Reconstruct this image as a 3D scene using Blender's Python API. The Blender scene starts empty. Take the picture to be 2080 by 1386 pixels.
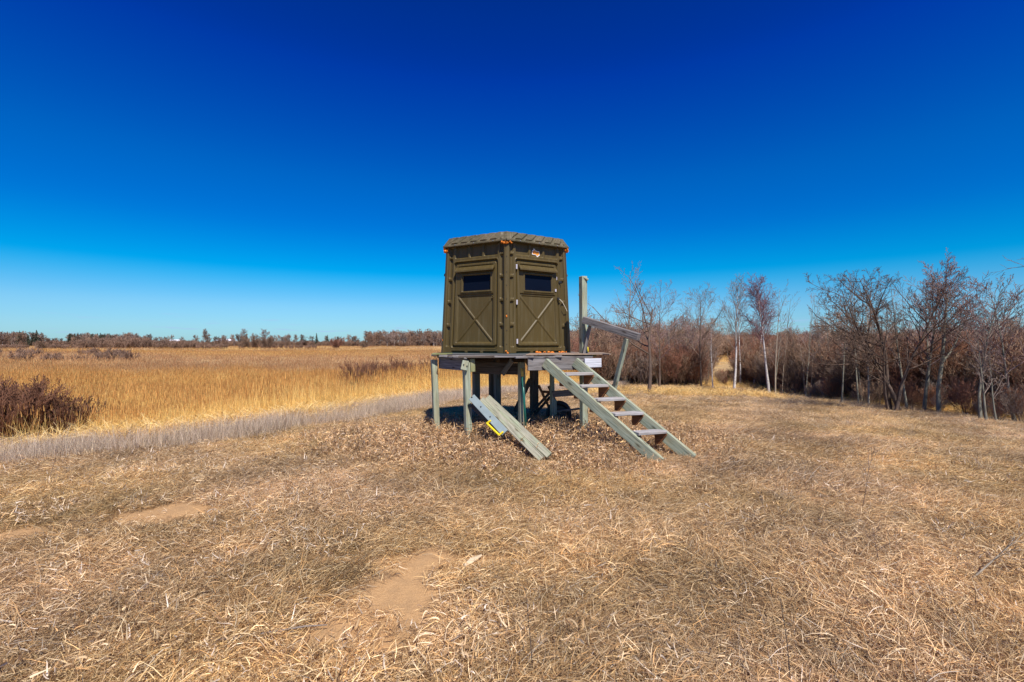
import bpy, bmesh, math, random
import numpy as np
from mathutils import Vector, Matrix

R = math.radians
SC = bpy.context.scene
COL = SC.collection
rng = np.random.default_rng(11)
random.seed(7)

# ------------------------------------------------------------------ camera, sky, sun, exposure
EYE = 1.6
cam_d = bpy.data.cameras.new('camera')
cam_d.sensor_width = 36.0
cam_d.lens = 36.0 * 950.0 / 2080.0
cam_d.clip_start = 0.05
cam_d.clip_end = 9000.0
cam = bpy.data.objects.new('camera', cam_d)
cam.location = (0, 0, EYE)
cam.rotation_euler = (R(90.12), 0, 0)
COL.objects.link(cam)
SC.camera = cam

SUN_EL, SUN_AZ = 54.0, 20.0            # elevation; degrees to the right of straight behind the camera
sdir = Vector((math.sin(R(SUN_AZ)) * math.cos(R(SUN_EL)), -math.cos(R(SUN_AZ)) * math.cos(R(SUN_EL)), math.sin(R(SUN_EL))))
sun_d = bpy.data.lights.new('sun', 'SUN')
sun_d.energy = 5.0
sun_d.angle = R(0.5)
sun_d.color = (1.0, 0.955, 0.89)
sun = bpy.data.objects.new('sun', sun_d)
sun.rotation_euler = sdir.to_track_quat('Z', 'Y').to_euler()
sun.location = (5, -10, 30)
COL.objects.link(sun)

w = bpy.data.worlds.new('World'); SC.world = w; w.use_nodes = True
nt = w.node_tree; nt.nodes.clear()
out = nt.nodes.new('ShaderNodeOutputWorld'); bg = nt.nodes.new('ShaderNodeBackground')
sky = nt.nodes.new('ShaderNodeTexSky'); sky.sky_type = 'NISHITA'; sky.sun_disc = False
sky.sun_elevation = R(SUN_EL); sky.sun_rotation = R(180 - SUN_AZ)
sky.altitude = 400; sky.air_density = 1.0; sky.dust_density = 0.3; sky.ozone_density = 3.0
tc = nt.nodes.new('ShaderNodeTexCoord'); sp = nt.nodes.new('ShaderNodeSeparateXYZ')
nt.links.new(tc.outputs['Generated'], sp.inputs[0])
# the deep polarised look: the clear sky is filtered by height above the horizon
ramp = nt.nodes.new('ShaderNodeValToRGB'); ramp.color_ramp.interpolation = 'CARDINAL'
SKY_STOPS = [(0.0, (.38, .69, 1.75)), (0.04, (.385, .71, 1.16)), (0.081, (.30, .71, 1.02)), (0.138, (.012, .63, 1.09)), (0.22, (.0, .455, 1.33)),
             (0.333, (.0, .375, 1.52)), (0.477, (.0, .22, 1.04)), (0.585, (.0, .17, .82)), (0.9, (.0, .15, .75))]
cr = ramp.color_ramp
while len(cr.elements) < len(SKY_STOPS): cr.elements.new(0.5)
for e, (p, c) in zip(cr.elements, SKY_STOPS): e.position = p; e.color = (*c, 1)
nt.links.new(sp.outputs[2], ramp.inputs[0])
mul = nt.nodes.new('ShaderNodeMixRGB'); mul.blend_type = 'MULTIPLY'; mul.inputs[0].default_value = 1.0
nt.links.new(sky.outputs[0], mul.inputs[1]); nt.links.new(ramp.outputs[0], mul.inputs[2])
# small thin clouds low over the horizon
mpc = nt.nodes.new('ShaderNodeMapping'); mpc.inputs['Scale'].default_value = (9, 9, 120)
ncl = nt.nodes.new('ShaderNodeTexNoise'); ncl.inputs['Scale'].default_value = 1.6; ncl.inputs['Detail'].default_value = 4
nt.links.new(tc.outputs['Generated'], mpc.inputs[0]); nt.links.new(mpc.outputs[0], ncl.inputs[0])
cl1 = nt.nodes.new('ShaderNodeMapRange'); cl1.inputs[1].default_value = 0.60; cl1.inputs[2].default_value = 0.72
nt.links.new(ncl.outputs[0], cl1.inputs[0])
band = nt.nodes.new('ShaderNodeValToRGB'); b = band.color_ramp
b.elements[0].position = 0.005; b.elements[0].color = (0, 0, 0, 1); b.elements[1].position = 0.018; b.elements[1].color = (1, 1, 1, 1)
e = b.elements.new(0.035); e.color = (0.8, 0.8, 0.8, 1); e = b.elements.new(0.055); e.color = (0, 0, 0, 1)
nt.links.new(sp.outputs[2], band.inputs[0])
mm = nt.nodes.new('ShaderNodeMath'); mm.operation = 'MULTIPLY'
nt.links.new(cl1.outputs[0], mm.inputs[0]); nt.links.new(band.outputs[0], mm.inputs[1])
mm2 = nt.nodes.new('ShaderNodeMath'); mm2.operation = 'MULTIPLY'; mm2.inputs[1].default_value = 0.65
nt.links.new(mm.outputs[0], mm2.inputs[0])
cmix = nt.nodes.new('ShaderNodeMixRGB'); cmix.inputs[2].default_value = (3.2, 4.6, 7.2, 1)
nt.links.new(mm2.outputs[0], cmix.inputs[0]); nt.links.new(mul.outputs[0], cmix.inputs[1])
nt.links.new(cmix.outputs[0], bg.inputs[0])
bg.inputs[1].default_value = 0.10
nt.links.new(bg.outputs[0], out.inputs[0])
SC.view_settings.view_transform = 'Standard'; SC.view_settings.look = 'None'
SC.view_settings.exposure = 0.3; SC.view_settings.gamma = 1.0
SC.view_settings.use_curve_mapping = False

# ------------------------------------------------------------------ terrain
def smooth(a, b, x):
    t = np.clip((x - a) / (b - a), 0, 1); return t * t * (3 - 2 * t)

_ph = rng.uniform(0, 6.28, (24,)); _kd = rng.uniform(0, 6.28, (24,)); 
def wob(x, y, f, seed=0):
    s = 0
    for i in range(6):
        j = (i + seed * 5) % 24
        ff = f * (1 + .37 * i)
        s = s + np.sin(ff * (x * math.cos(_kd[j]) + y * math.sin(_kd[j])) + _ph[j]) / (1 + .5 * i)
    return s / 3.0

EDGE = np.array([(-60, -10), (-30, 1.0), (-14, 5.4), (-9.6, 6.8), (-7.2, 7.6), (-5.1, 8.7), (-3.9, 10.3), (-2.9, 13.6), (-2.0, 17.2), (0, 21), (2.4, 24.5), (12, 40), (60, 120)], float)
def left_d(x, y):
    """signed distance beyond the line where the mound ends on the marsh side"""
    x = np.asarray(x, float); y = np.asarray(y, float)
    best = np.full(x.shape, 1e9); sg = np.ones(x.shape)
    for (x0, y0), (x1, y1) in zip(EDGE[:-1], EDGE[1:]):
        dx, dy = x1 - x0, y1 - y0
        t = np.clip(((x - x0) * dx + (y - y0) * dy) / (dx * dx + dy * dy), 0, 1)
        d = np.hypot(x - x0 - t * dx, y - y0 - t * dy)
        sgn = np.where(dx * (y - y0) - dy * (x - x0) > 0, 1.0, -1.0)
        up = d < best - 1e-9; best = np.where(up, d, best); sg = np.where(up, sgn, sg)
    return best * sg
def edge_points(n_, L):
    """points strewn along that line, L metres beyond it"""
    E_ = EDGE[1:-1]; d_ = np.diff(E_, axis=0); ln = np.hypot(d_[:, 0], d_[:, 1]); k_ = rng.choice(len(d_), n_, p=ln / ln.sum()); t = rng.uniform(0, 1, n_)
    nx, ny = -d_[k_, 1] / ln[k_], d_[k_, 0] / ln[k_]
    return E_[k_, 0] + t * d_[k_, 0] + nx * L, E_[k_, 1] + t * d_[k_, 1] + ny * L

def height(x, y):
    x = np.asarray(x, float); y = np.asarray(y, float)
    r2 = (x - 1) ** 2 + (y - 5) ** 2
    L = np.maximum(0, left_d(x, y) + .3)
    q = .0019 * r2 + (L / 7.5) ** 2
    z = -1.8 * (1 - np.exp(-q))
    fade = np.exp(-r2 / 900.0)
    z = z + fade * (.05 * wob(x, y, .7, 1) + .018 * wob(x, y, 2.6, 2) + .008 * wob(x, y, 7.0, 3))
    plat = np.exp(-(((x - .6) ** 2 + (y - 7.6) ** 2) / 7.0))
    return z * (1 - plat) - .05 * plat

def H(x, y): return float(height(x, y))

def ground_at(px, py):
    k = (py - 695.0) / 950.0; a = (px - 1040.0) / 950.0
    d = np.concatenate([np.linspace(1, 60, 6000), np.linspace(60, 900, 8000)])
    g = height(a * d, d); ray = EYE - k * d
    i = int(np.argmax(ray <= g))
    if i == 0: i = len(d) - 1
    return Vector((a * d[i], d[i], float(g[i])))

def P(px, py, d): return Vector(((px - 1040.0) / 950.0 * d, d, EYE - (py - 695.0) / 950.0 * d))

# bare sandy patches: (pixel centre on the ground, half widths in metres, turn)
SAND = []
for px, py, rx, ry, an in [(322, 1048, .40, .18, .1), (372, 1054, .30, .13, .1), (40, 1088, .36, .10, .1), (790, 1232, .33, .22, .25), (735, 1246, .26, .16, .2),
                           (850, 1138, .36, .09, .05), (480, 1122, .50, .06, .1), (690, 1140, .3, .05, 0), (800, 1300, .20, .10, .3), (630, 1330, .25, .06, .2), (960, 1140, .3, .06, .1)]:
    c = ground_at(px, py); SAND.append((c.x, c.y, rx * 1.25, ry * 1.5, an))
def sand_mask(x, y):
    x = np.asarray(x, float); y = np.asarray(y, float)
    m = np.zeros_like(x)
    for cx, cy, rx, ry, an in SAND:
        dx = x - cx; dy = y - cy
        u = (dx * math.cos(an) + dy * math.sin(an)) / rx; v = (-dx * math.sin(an) + dy * math.cos(an)) / (ry * 1.6)
        e = np.sqrt(u * u + v * v) + .25 * wob(x, y, 9.0, 1) + .22 * wob(x, y, 24.0, 3)
        m = np.maximum(m, 1 - smooth(.65, 1.15, e))
    return m

# ------------------------------------------------------------------ material helpers
def new_mat(name):
    m = bpy.data.materials.new(name); m.use_nodes = True
    n = m.node_tree; bs = n.nodes['Principled BSDF']
    return m, n, bs
def N(n, t, **kw):
    x = n.nodes.new(t)
    for k, v in kw.items(): setattr(x, k, v)
    return x
def noise(n, vec, scale, detail=4, rough=.55):
    a = N(n, 'ShaderNodeTexNoise'); a.inputs['Scale'].default_value = scale; a.inputs['Detail'].default_value = detail
    a.inputs['Roughness'].default_value = rough
    if vec: n.links.new(vec, a.inputs['Vector'])
    return a.outputs[0]
def rampn(n, fac, stops):
    r = N(n, 'ShaderNodeValToRGB'); e = r.color_ramp.elements
    while len(e) < len(stops): e.new(.5)
    for el, (p, c) in zip(e, stops): el.position = p; el.color = (*c, 1) if len(c) == 3 else c
    n.links.new(fac, r.inputs[0]); return r.outputs[0]
def mixc(n, f, a, b, mode='MIX'):
    m = N(n, 'ShaderNodeMixRGB', blend_type=mode)
    for s, v in ((0, f), (1, a), (2, b)):
        if isinstance(v, (int, float)): m.inputs[s].default_value = v
        elif isinstance(v, tuple): m.inputs[s].default_value = (*v, 1)
        else: n.links.new(v, m.inputs[s])
    return m.outputs[0]
def bump(n, h, bs, strength=.3, dist=.01):
    b = N(n, 'ShaderNodeBump'); b.inputs['Strength'].default_value = strength; b.inputs['Distance'].default_value = dist
    n.links.new(h, b.inputs['Height']); n.links.new(b.outputs[0], bs.inputs['Normal'])

def mat_straw(name, gain=(1, 1, 1), trans=0.15):
    """blade colour from the mesh, tinted a little per clump"""
    m, n, bs = new_mat(name)
    a = N(n, 'ShaderNodeAttribute', attribute_name='col')
    t = N(n, 'ShaderNodeAttribute', attribute_name='tint', attribute_type='INSTANCER')
    c = mixc(n, 1.0, a.outputs['Color'], t.outputs['Color'], 'MULTIPLY')
    c = mixc(n, 1.0, c, gain, 'MULTIPLY')
    n.links.new(c, bs.inputs['Base Color']); bs.inputs['Roughness'].default_value = .75
    bs.inputs['Specular IOR Level'].default_value = .25
    if trans:
        tr = N(n, 'ShaderNodeBsdfTranslucent'); n.links.new(c, tr.inputs[0])
        mx = N(n, 'ShaderNodeMixShader'); mx.inputs[0].default_value = trans
        n.links.new(bs.outputs[0], mx.inputs[1]); n.links.new(tr.outputs[0], mx.inputs[2])
        n.links.new(mx.outputs[0], n.nodes['Material Output'].inputs[0])
    return m

def mat_wood(name, dark, light, patch=None, patch_amt=.5, bumpy=.5, grain=1.0):
    m, n, bs = new_mat(name)
    tcn = N(n, 'ShaderNodeTexCoord'); oi = N(n, 'ShaderNodeObjectInfo')
    ad = N(n, 'ShaderNodeVectorMath', operation='ADD'); n.links.new(tcn.outputs['Object'], ad.inputs[0])
    sc = N(n, 'ShaderNodeVectorMath', operation='SCALE'); n.links.new(oi.outputs['Location'], sc.inputs[0]); sc.inputs['Scale'].default_value = 3.7
    n.links.new(sc.outputs[0], ad.inputs[1])
    mp = N(n, 'ShaderNodeMapping'); mp.inputs['Scale'].default_value = (1.2, 34 * grain, 34 * grain); n.links.new(ad.outputs[0], mp.inputs[0])
    g = noise(n, mp.outputs[0], 2.2, 6, .65)
    c = rampn(n, g, [(.36, tuple(a * .7 for a in dark)), (.50, tuple((a + b) / 2 for a, b in zip(dark, light))), (.66, light)])
    if patch:
        mp2 = N(n, 'ShaderNodeMapping'); mp2.inputs['Scale'].default_value = (1.6, 6, 6); n.links.new(ad.outputs[0], mp2.inputs[0])
        f = noise(n, mp2.outputs[0], 2.0, 3)
        f = rampn(n, f, [(.45, (0, 0, 0)), (.68, (patch_amt,) * 3)])
        c = mixc(n, f, c, patch)
    # knots and nail stains
    v = N(n, 'ShaderNodeTexVoronoi'); mp3 = N(n, 'ShaderNodeMapping'); mp3.inputs['Scale'].default_value = (3.0, 9, 9)
    n.links.new(ad.outputs[0], mp3.inputs[0]); n.links.new(mp3.outputs[0], v.inputs['Vector']); v.inputs['Scale'].default_value = 1.0
    k = rampn(n, v.outputs['Distance'], [(.08, (.25, .19, .14)), (.20, (1, 1, 1))])
    c = mixc(n, .8, c, k, 'MULTIPLY')
    n.links.new(c, bs.inputs['Base Color']); bs.inputs['Roughness'].default_value = .85; bs.inputs['Specular IOR Level'].default_value = .2
    bump(n, g, bs, bumpy, .004)
    return m

def mat_plain(name, col, rough=.5, metal=0, var=.12, scale=20, spec=.5):
    m, n, bs = new_mat(name)
    tcn = N(n, 'ShaderNodeTexCoord')
    g = noise(n, tcn.outputs['Object'], scale, 4)
    c = mixc(n, g, tuple(x * (1 - var) for x in col), tuple(min(1, x * (1 + var)) for x in col))
    n.links.new(c, bs.inputs['Base Color']); bs.inputs['Roughness'].default_value = rough; bs.inputs['Metallic'].default_value = metal
    bs.inputs['Specular IOR Level'].default_value = spec
    return m

def mat_bark(name, a, b, bands=False, scale=14):
    m, n, bs = new_mat(name)
    tcn = N(n, 'ShaderNodeTexCoord'); oi = N(n, 'ShaderNodeObjectInfo')
    mp = N(n, 'ShaderNodeMapping'); mp.inputs['Scale'].default_value = (1, 1, 2.2 if bands else .35)
    n.links.new(tcn.outputs['Object'], mp.inputs[0])
    g = noise(n, mp.outputs[0], scale, 4, .6)
    if bands: c = rampn(n, g, [(.36, (.03, .028, .025)), (.43, b), (.75, a)])
    else: c = rampn(n, g, [(.3, a), (.7, b)])
    r = rampn(n, oi.outputs['Random'], [(0, (.82, .80, .80)), (1, (1.12, 1.08, 1.05))])
    c = mixc(n, 1.0, c, r, 'MULTIPLY')
    t = N(n, 'ShaderNodeAttribute', attribute_name='tint', attribute_type='INSTANCER')
    has = N(n, 'ShaderNodeMath', operation='GREATER_THAN'); n.links.new(t.outputs['Fac'], has.inputs[0]); has.inputs[1].default_value = 0.0001
    c = mixc(n, has.outputs[0], c, mixc(n, 1.0, c, t.outputs['Color'], 'MULTIPLY'))
    n.links.new(c, bs.inputs['Base Color']); bs.inputs['Roughness'].default_value = .9; bs.inputs['Specular IOR Level'].default_value = .15
    return m

# ground
m, n, bs = new_mat('ground_soil_and_thatch'); MAT_GROUND = m
tcn = N(n, 'ShaderNodeTexCoord'); pos = tcn.outputs['Object']
sa = N(n, 'ShaderNodeAttribute', attribute_name='sand'); ma = N(n, 'ShaderNodeAttribute', attribute_name='marsh')
f1 = noise(n, pos, 2.2, 5); f2 = noise(n, pos, 38, 5, .7); f3 = noise(n, pos, 160, 3, .7)
thatch = mixc(n, f1, (.27, .175, .095), (.42, .28, .16))
thatch = mixc(n, rampn(n, f2, [(.38, (0, 0, 0)), (.62, (1, 1, 1))]), mixc(n, 1.0, thatch, (.50, .47, .45), 'MULTIPLY'), thatch)
sandc = mixc(n, rampn(n, f3, [(.36, (0, 0, 0)), (.62, (1, 1, 1))]), (.36, .205, .09), (.58, .36, .17))
sandc = mixc(n, rampn(n, noise(n, pos, 9, 4), [(.35, (.35, .35, .35)), (.6, (0, 0, 0))]), sandc, (.26, .165, .09))
base = mixc(n, sa.outputs['Fac'], thatch, sandc)
marshc = mixc(n, noise(n, pos, .09, 4), (.34, .23, .11), (.46, .32, .17))
base = mixc(n, ma.outputs['Fac'], base, marshc)
n.links.new(base, bs.inputs['Base Color']); bs.inputs['Roughness'].default_value = .95; bs.inputs['Specular IOR Level'].default_value = .1
bump(n, f2, bs, .7, .012)

def numpy_mesh(name, V, F, mats=(), cols=None, colname='col', smoothed=False):
    """F: (n,k) int array or list of such arrays"""
    me = bpy.data.meshes.new(name)
    Fs = F if isinstance(F, list) else [F]
    Fs = [f for f in Fs if len(f)]
    me.vertices.add(len(V)); me.vertices.foreach_set('co', np.asarray(V, np.float32).ravel())
    nl = sum(f.size for f in Fs); nf = sum(len(f) for f in Fs)
    me.loops.add(nl); me.polygons.add(nf)
    me.loops.foreach_set('vertex_index', np.concatenate([f.ravel() for f in Fs]).astype(np.int32))
    tot = np.concatenate([np.full(len(f), f.shape[1]) for f in Fs]); st = np.concatenate([[0], np.cumsum(tot)[:-1]])
    me.polygons.foreach_set('loop_start', st.astype(np.int32))
    me.update(calc_edges=True)
    if cols is not None:
        a = me.color_attributes.new(colname, 'FLOAT_COLOR', 'POINT')
        c4 = np.ones((len(V), 4), np.float32); c4[:, :3] = cols
        a.data.foreach_set('color', c4.ravel())
    for mm_ in mats: me.materials.append(mm_)
    me.polygons.foreach_set('use_smooth', np.full(nf, smoothed))
    return me

def link(name, me, parent=None, loc=None, mat=None):
    o = bpy.data.objects.new(name, me); COL.objects.link(o)
    if parent: o.parent = parent
    if loc is not None: o.location = loc
    if mat: me.materials.append(mat)
    return o
def tag(o, label=None, cat=None, group=None, kind=None):
    if label: o['label'] = label
    if cat: o['category'] = cat
    if group: o['group'] = group
    if kind: o['kind'] = kind
    return o
def empty(name, loc, rz=0, **kw):
    o = bpy.data.objects.new(name, None); COL.objects.link(o); o.location = loc; o.rotation_euler = (0, 0, rz); o.empty_display_size = .2
    return tag(o, **kw)

# terrain: one sheet on a polar grid about the camera, out to the horizon
NA, NR = 420, 300
rr_ = np.concatenate([np.geomspace(.25, 60, 240), np.geomspace(62, 5000, 60)])
th = np.linspace(0, 2 * math.pi, NA, endpoint=False)
RR, TH = np.meshgrid(rr_, th, indexing='ij')
X = RR * np.sin(TH); Y = RR * np.cos(TH); Z = height(X, Y)
V = np.stack([X, Y, Z], -1).reshape(-1, 3)
V = np.vstack([V, [[0, 0, H(0, 0)]]])
i, j = np.meshgrid(np.arange(len(rr_) - 1), np.arange(NA), indexing='ij')
j2 = (j + 1) % NA
F = np.stack([i * NA + j, i * NA + j2, (i + 1) * NA + j2, (i + 1) * NA + j], -1).reshape(-1, 4)[:, ::-1]
jc = np.arange(NA); Fc = np.stack([np.full(NA, len(V) - 1), (jc + 1) % NA, jc], -1)[:, ::-1]
me = numpy_mesh('ground', V, [F, Fc], [MAT_GROUND], smoothed=True)
a = me.attributes.new('sand', 'FLOAT', 'POINT'); a.data.foreach_set('value', sand_mask(V[:, 0], V[:, 1]).astype(np.float32))
a = me.attributes.new('marsh', 'FLOAT', 'POINT')
rfar = np.hypot(V[:, 0], V[:, 1])
a.data.foreach_set('value', np.maximum(smooth(1.0, 4, left_d(V[:, 0], V[:, 1])), smooth(24, 32, rfar)).astype(np.float32))
tag(link('ground', me), kind='structure')

# ------------------------------------------------------------------ instancing of uncountable stuff
def points_object(name, pts, rot, scl, idx, tint, protos, label, cat):
    pc = bpy.data.collections.new(name + '_sources')
    for o in protos: pc.objects.link(o)
    me = bpy.data.meshes.new(name); n_ = len(pts)
    me.vertices.add(n_); me.vertices.foreach_set('co', np.asarray(pts, np.float32).ravel())
    def put(nm, ty, key, v):
        at = me.attributes.new(nm, ty, 'POINT'); at.data.foreach_set(key, v)
    put('rot', 'FLOAT_VECTOR', 'vector', np.asarray(rot, np.float32).ravel())
    put('scl', 'FLOAT_VECTOR', 'vector', np.asarray(scl, np.float32).ravel())
    put('idx', 'INT', 'value', np.asarray(idx, np.int32))
    t4 = np.ones((n_, 4), np.float32); t4[:, :3] = tint
    put('tint', 'FLOAT_COLOR', 'color', t4.ravel())
    ob = link(name, me)
    g = bpy.data.node_groups.new(name, 'GeometryNodeTree')
    g.interface.new_socket('Geometry', in_out='INPUT', socket_type='NodeSocketGeometry')
    g.interface.new_socket('Geometry', in_out='OUTPUT', socket_type='NodeSocketGeometry')
    gi = g.nodes.new('NodeGroupInput'); go = g.nodes.new('NodeGroupOutput')
    iop = g.nodes.new('GeometryNodeInstanceOnPoints'); ci = g.nodes.new('GeometryNodeCollectionInfo')
    ci.inputs['Collection'].default_value = pc; ci.inputs['Separate Children'].default_value = True; ci.inputs['Reset Children'].default_value = True
    def na(nm, ty):
        x = g.nodes.new('GeometryNodeInputNamedAttribute'); x.data_type = ty; x.inputs['Name'].default_value = nm; return x.outputs['Attribute']
    g.links.new(gi.outputs[0], iop.inputs['Points']); g.links.new(ci.outputs[0], iop.inputs['Instance'])
    iop.inputs['Pick Instance'].default_value = True
    g.links.new(na('idx', 'INT'), iop.inputs['Instance Index'])
    g.links.new(na('rot', 'FLOAT_VECTOR'), iop.inputs['Rotation']); g.links.new(na('scl', 'FLOAT_VECTOR'), iop.inputs['Scale'])
    g.links.new(iop.outputs[0], go.inputs[0])
    md = ob.modifiers.new('spread', 'NODES'); md.node_group = g
    return tag(ob, label, cat, kind='stuff')

def ribbons(base, d0, length, width, lift, curl, nseg, cols, roll=None):
    """base (n,3); d0 heading angle; lift: start pitch; curl: change of pitch along the blade"""
    n_ = len(base); P_ = np.zeros((n_, nseg + 1, 3)); P_[:, 0] = base
    pitch = lift.copy(); yaw = d0.copy(); step = length / nseg
    for s in range(nseg):
        d = np.stack([np.cos(pitch) * np.cos(yaw), np.cos(pitch) * np.sin(yaw), np.sin(pitch)], -1)
        P_[:, s + 1] = P_[:, s] + d * step[:, None]
        pitch = pitch + curl / nseg; yaw = yaw + rng.normal(0, .16, n_)
    P_[:, :, 2] = np.maximum(P_[:, :, 2], .003)
    ra = rng.uniform(0, math.pi, n_) if roll is None else roll
    side = np.stack([-np.sin(d0) * np.cos(ra), np.cos(d0) * np.cos(ra), np.sin(ra)], -1)
    tw = np.linspace(1, .25, nseg + 1); tw[0] = .8
    A = P_ + side[:, None, :] * (width[:, None] * tw[None, :] / 2)[..., None]
    B = P_ - side[:, None, :] * (width[:, None] * tw[None, :] / 2)[..., None]
    V_ = np.stack([A, B], 2).reshape(-1, 3)
    b0 = np.arange(n_)[:, None] * (2 * (nseg + 1)) + 2 * np.arange(nseg)[None, :]
    F_ = np.stack([b0, b0 + 1, b0 + 3, b0 + 2], -1).reshape(-1, 4)
    C_ = np.repeat(cols, 2 * (nseg + 1), axis=0)
    return V_, F_, C_

STRAW = np.array([(.62, .50, .345), (.50, .37, .23), (.40, .275, .155), (.28, .18, .10), (.17, .105, .06), (.52, .46, .40), (.56, .40, .215), (.44, .27, .13)])
def pick(pal, n_, wts):
    wts = np.array(wts, float); c = pal[rng.choice(len(pal), n_, p=wts / wts.sum())]
    return c * rng.uniform(.62, 1.34, (n_, 1))

def proto(name, parts, mat):
    off = 0; Vs, Fs, Cs = [], [], []
    for v, f, c in parts:
        Vs.append(v); Fs.append(f + off); Cs.append(c); off += len(v)
    me = numpy_mesh(name, np.vstack(Vs), np.vstack(Fs), [mat], np.vstack(Cs))
    return bpy.data.objects.new(name, me)

M_straw = mat_straw('dry_grass_blades')
def disc(n_, r): 
    a = rng.uniform(0, 6.283, n_); q = r * np.sqrt(rng.uniform(0, 1, n_)); return np.stack([q * np.cos(a), q * np.sin(a), np.zeros(n_)], -1)

def matted(k):
    n1 = 165
    base = disc(n1, .20); base[:, 2] = rng.uniform(.002, .035, n1)
    a = ribbons(base, rng.normal(0, .9, n1), rng.uniform(.05, .20, n1), rng.uniform(.0022, .0060, n1), rng.uniform(-.05, .6, n1), np.where(rng.uniform(0, 1, n1) < .6, rng.uniform(-1.2, .1, n1), rng.uniform(-2.8, -.8, n1)), 4,
                pick(STRAW, n1, [6, 8, 8, 7, 7, 3, 3, 3]))
    n2 = 60
    base = disc(n2, .18); base[:, 2] = rng.uniform(.0, .03, n2)
    b = ribbons(base, rng.uniform(0, 6.28, n2), rng.uniform(.04, .12, n2), rng.uniform(.003, .007, n2), rng.uniform(-.2, 1.0, n2), rng.uniform(-2.5, 1, n2), 3,
                pick(STRAW, n2, [2, 5, 8, 9, 7, 2, 3, 4]))
    return [a, b]
def litter(k):
    n1 = 70
    base = disc(n1, .22); base[:, 2] = rng.uniform(.0, .05, n1)
    a = ribbons(base, rng.uniform(0, 6.28, n1), rng.uniform(.025, .075, n1), rng.uniform(.004, .010, n1), rng.uniform(-.3, 1.0, n1), rng.uniform(-2.4, 1.4, n1), 5,
                pick(STRAW, n1, [6, 7, 6, 4, 3, 5, 3, 4]))
    return [a]
def weedy(k):
    """upright broken weed stalks with curled leaves"""
    out_ = []
    ns = 9
    base = disc(ns, .16)
    yaw = rng.uniform(0, 6.28, ns); lift = rng.uniform(.6, 1.55, ns); ln = rng.uniform(.10, .25, ns)
    out_.append(ribbons(base, yaw, ln, np.full(ns, .005), lift, rng.uniform(-.6, .2, ns), 3, pick(STRAW, ns, [2, 4, 6, 6, 4, 2, 1, 3])))
    nl = 80; which = rng.integers(0, ns, nl); t = rng.uniform(.15, 1, nl)
    bp = base[which] + np.stack([np.cos(lift[which]) * np.cos(yaw[which]), np.cos(lift[which]) * np.sin(yaw[which]), np.sin(lift[which])], -1) * (ln[which] * t)[:, None]
    out_.append(ribbons(bp, rng.uniform(0, 6.28, nl), rng.uniform(.03, .08, nl), rng.uniform(.006, .013, nl), rng.uniform(-.6, 1.2, nl), rng.uniform(-3.5, 1.5, nl), 4,
                        pick(STRAW, nl, [5, 6, 6, 5, 4, 4, 3, 5])))
    return out_
def tuft(k):
    n1 = 90
    base = disc(n1, .10)
    return [ribbons(base, rng.uniform(0, 6.28, n1), rng.uniform(.18, .42, n1), rng.uniform(.002, .004, n1), rng.uniform(.6, 1.45, n1), rng.uniform(-1.9, -.3, n1), 5,
                    pick(STRAW, n1, [8, 8, 5, 3, 1, 3, 4, 1]))]
def grey_short(k):
    n1 = 70
    pal = np.array([(.44, .38, .34), (.50, .43, .37), (.34, .27, .235), (.54, .46, .36), (.25, .18, .14)])
    base = disc(n1, .3)
    return [ribbons(base, rng.uniform(0, 6.28, n1), rng.uniform(.14, .34, n1), rng.uniform(.003, .005, n1), rng.uniform(1.0, 1.55, n1), rng.uniform(-.7, .2, n1), 3, pick(pal, n1, [5, 4, 3, 3, 1]))]
def gold(k):
    n1 = 110
    pal = np.array([(.66, .50, .22), (.56, .38, .14), (.70, .58, .34), (.45, .28, .10)])
    base = disc(n1, .28)
    return [ribbons(base, rng.uniform(0, 6.28, n1), rng.uniform(.25, .60, n1), rng.uniform(.006, .012, n1), rng.uniform(.5, 1.4, n1), rng.uniform(-2.6, -.8, n1), 5, pick(pal, n1, [5, 4, 4, 3]))]
def reeds(k, n1=60, r=.55, hgt=1.15, wd=.009):
    pal = np.array([(.60, .43, .23), (.52, .35, .17), (.64, .50, .31), (.42, .26, .12), (.30, .16, .075)])
    base = disc(n1, r)
    a = ribbons(base, rng.uniform(0, 6.28, n1), rng.uniform(.55, 1, n1) * hgt, rng.uniform(.7, 1.2, n1) * wd, rng.uniform(1.30, 1.57, n1), rng.uniform(-.5, .1, n1), 4, pick(pal, n1, [6, 6, 4, 3, 1]))
    n2 = n1
    base = disc(n2, r)
    b = ribbons(base, rng.uniform(0, 6.28, n2), rng.uniform(.35, .7, n2) * hgt, rng.uniform(.7, 1.3, n2) * wd, rng.uniform(1.0, 1.5, n2), rng.uniform(-1.9, -.3, n2), 4, pick(pal, n2, [6, 6, 4, 3, 1]))
    n3 = n1 // 2      # brown seed heads
    base = disc(n3, r); base[:, 2] = rng.uniform(.72, .98, n3) * hgt
    c = ribbons(base, rng.uniform(0, 6.28, n3), np.full(n3, .16), np.full(n3, wd * 2.2), np.full(n3, 1.5), np.zeros(n3), 2, pick(np.array([(.27, .13, .06), (.38, .21, .10)]), n3, [1, 1]))
    return [a, b, c]

def wedge(n_, d0, d1, half=1.22, pad=1.0):
    """points over the part of the ground in view (and a margin beside it)"""
    d = np.sqrt(rng.uniform(d0 * d0, d1 * d1, n_)); x = rng.uniform(-1, 1, n_) * (half * d + pad)
    return x, d

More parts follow.
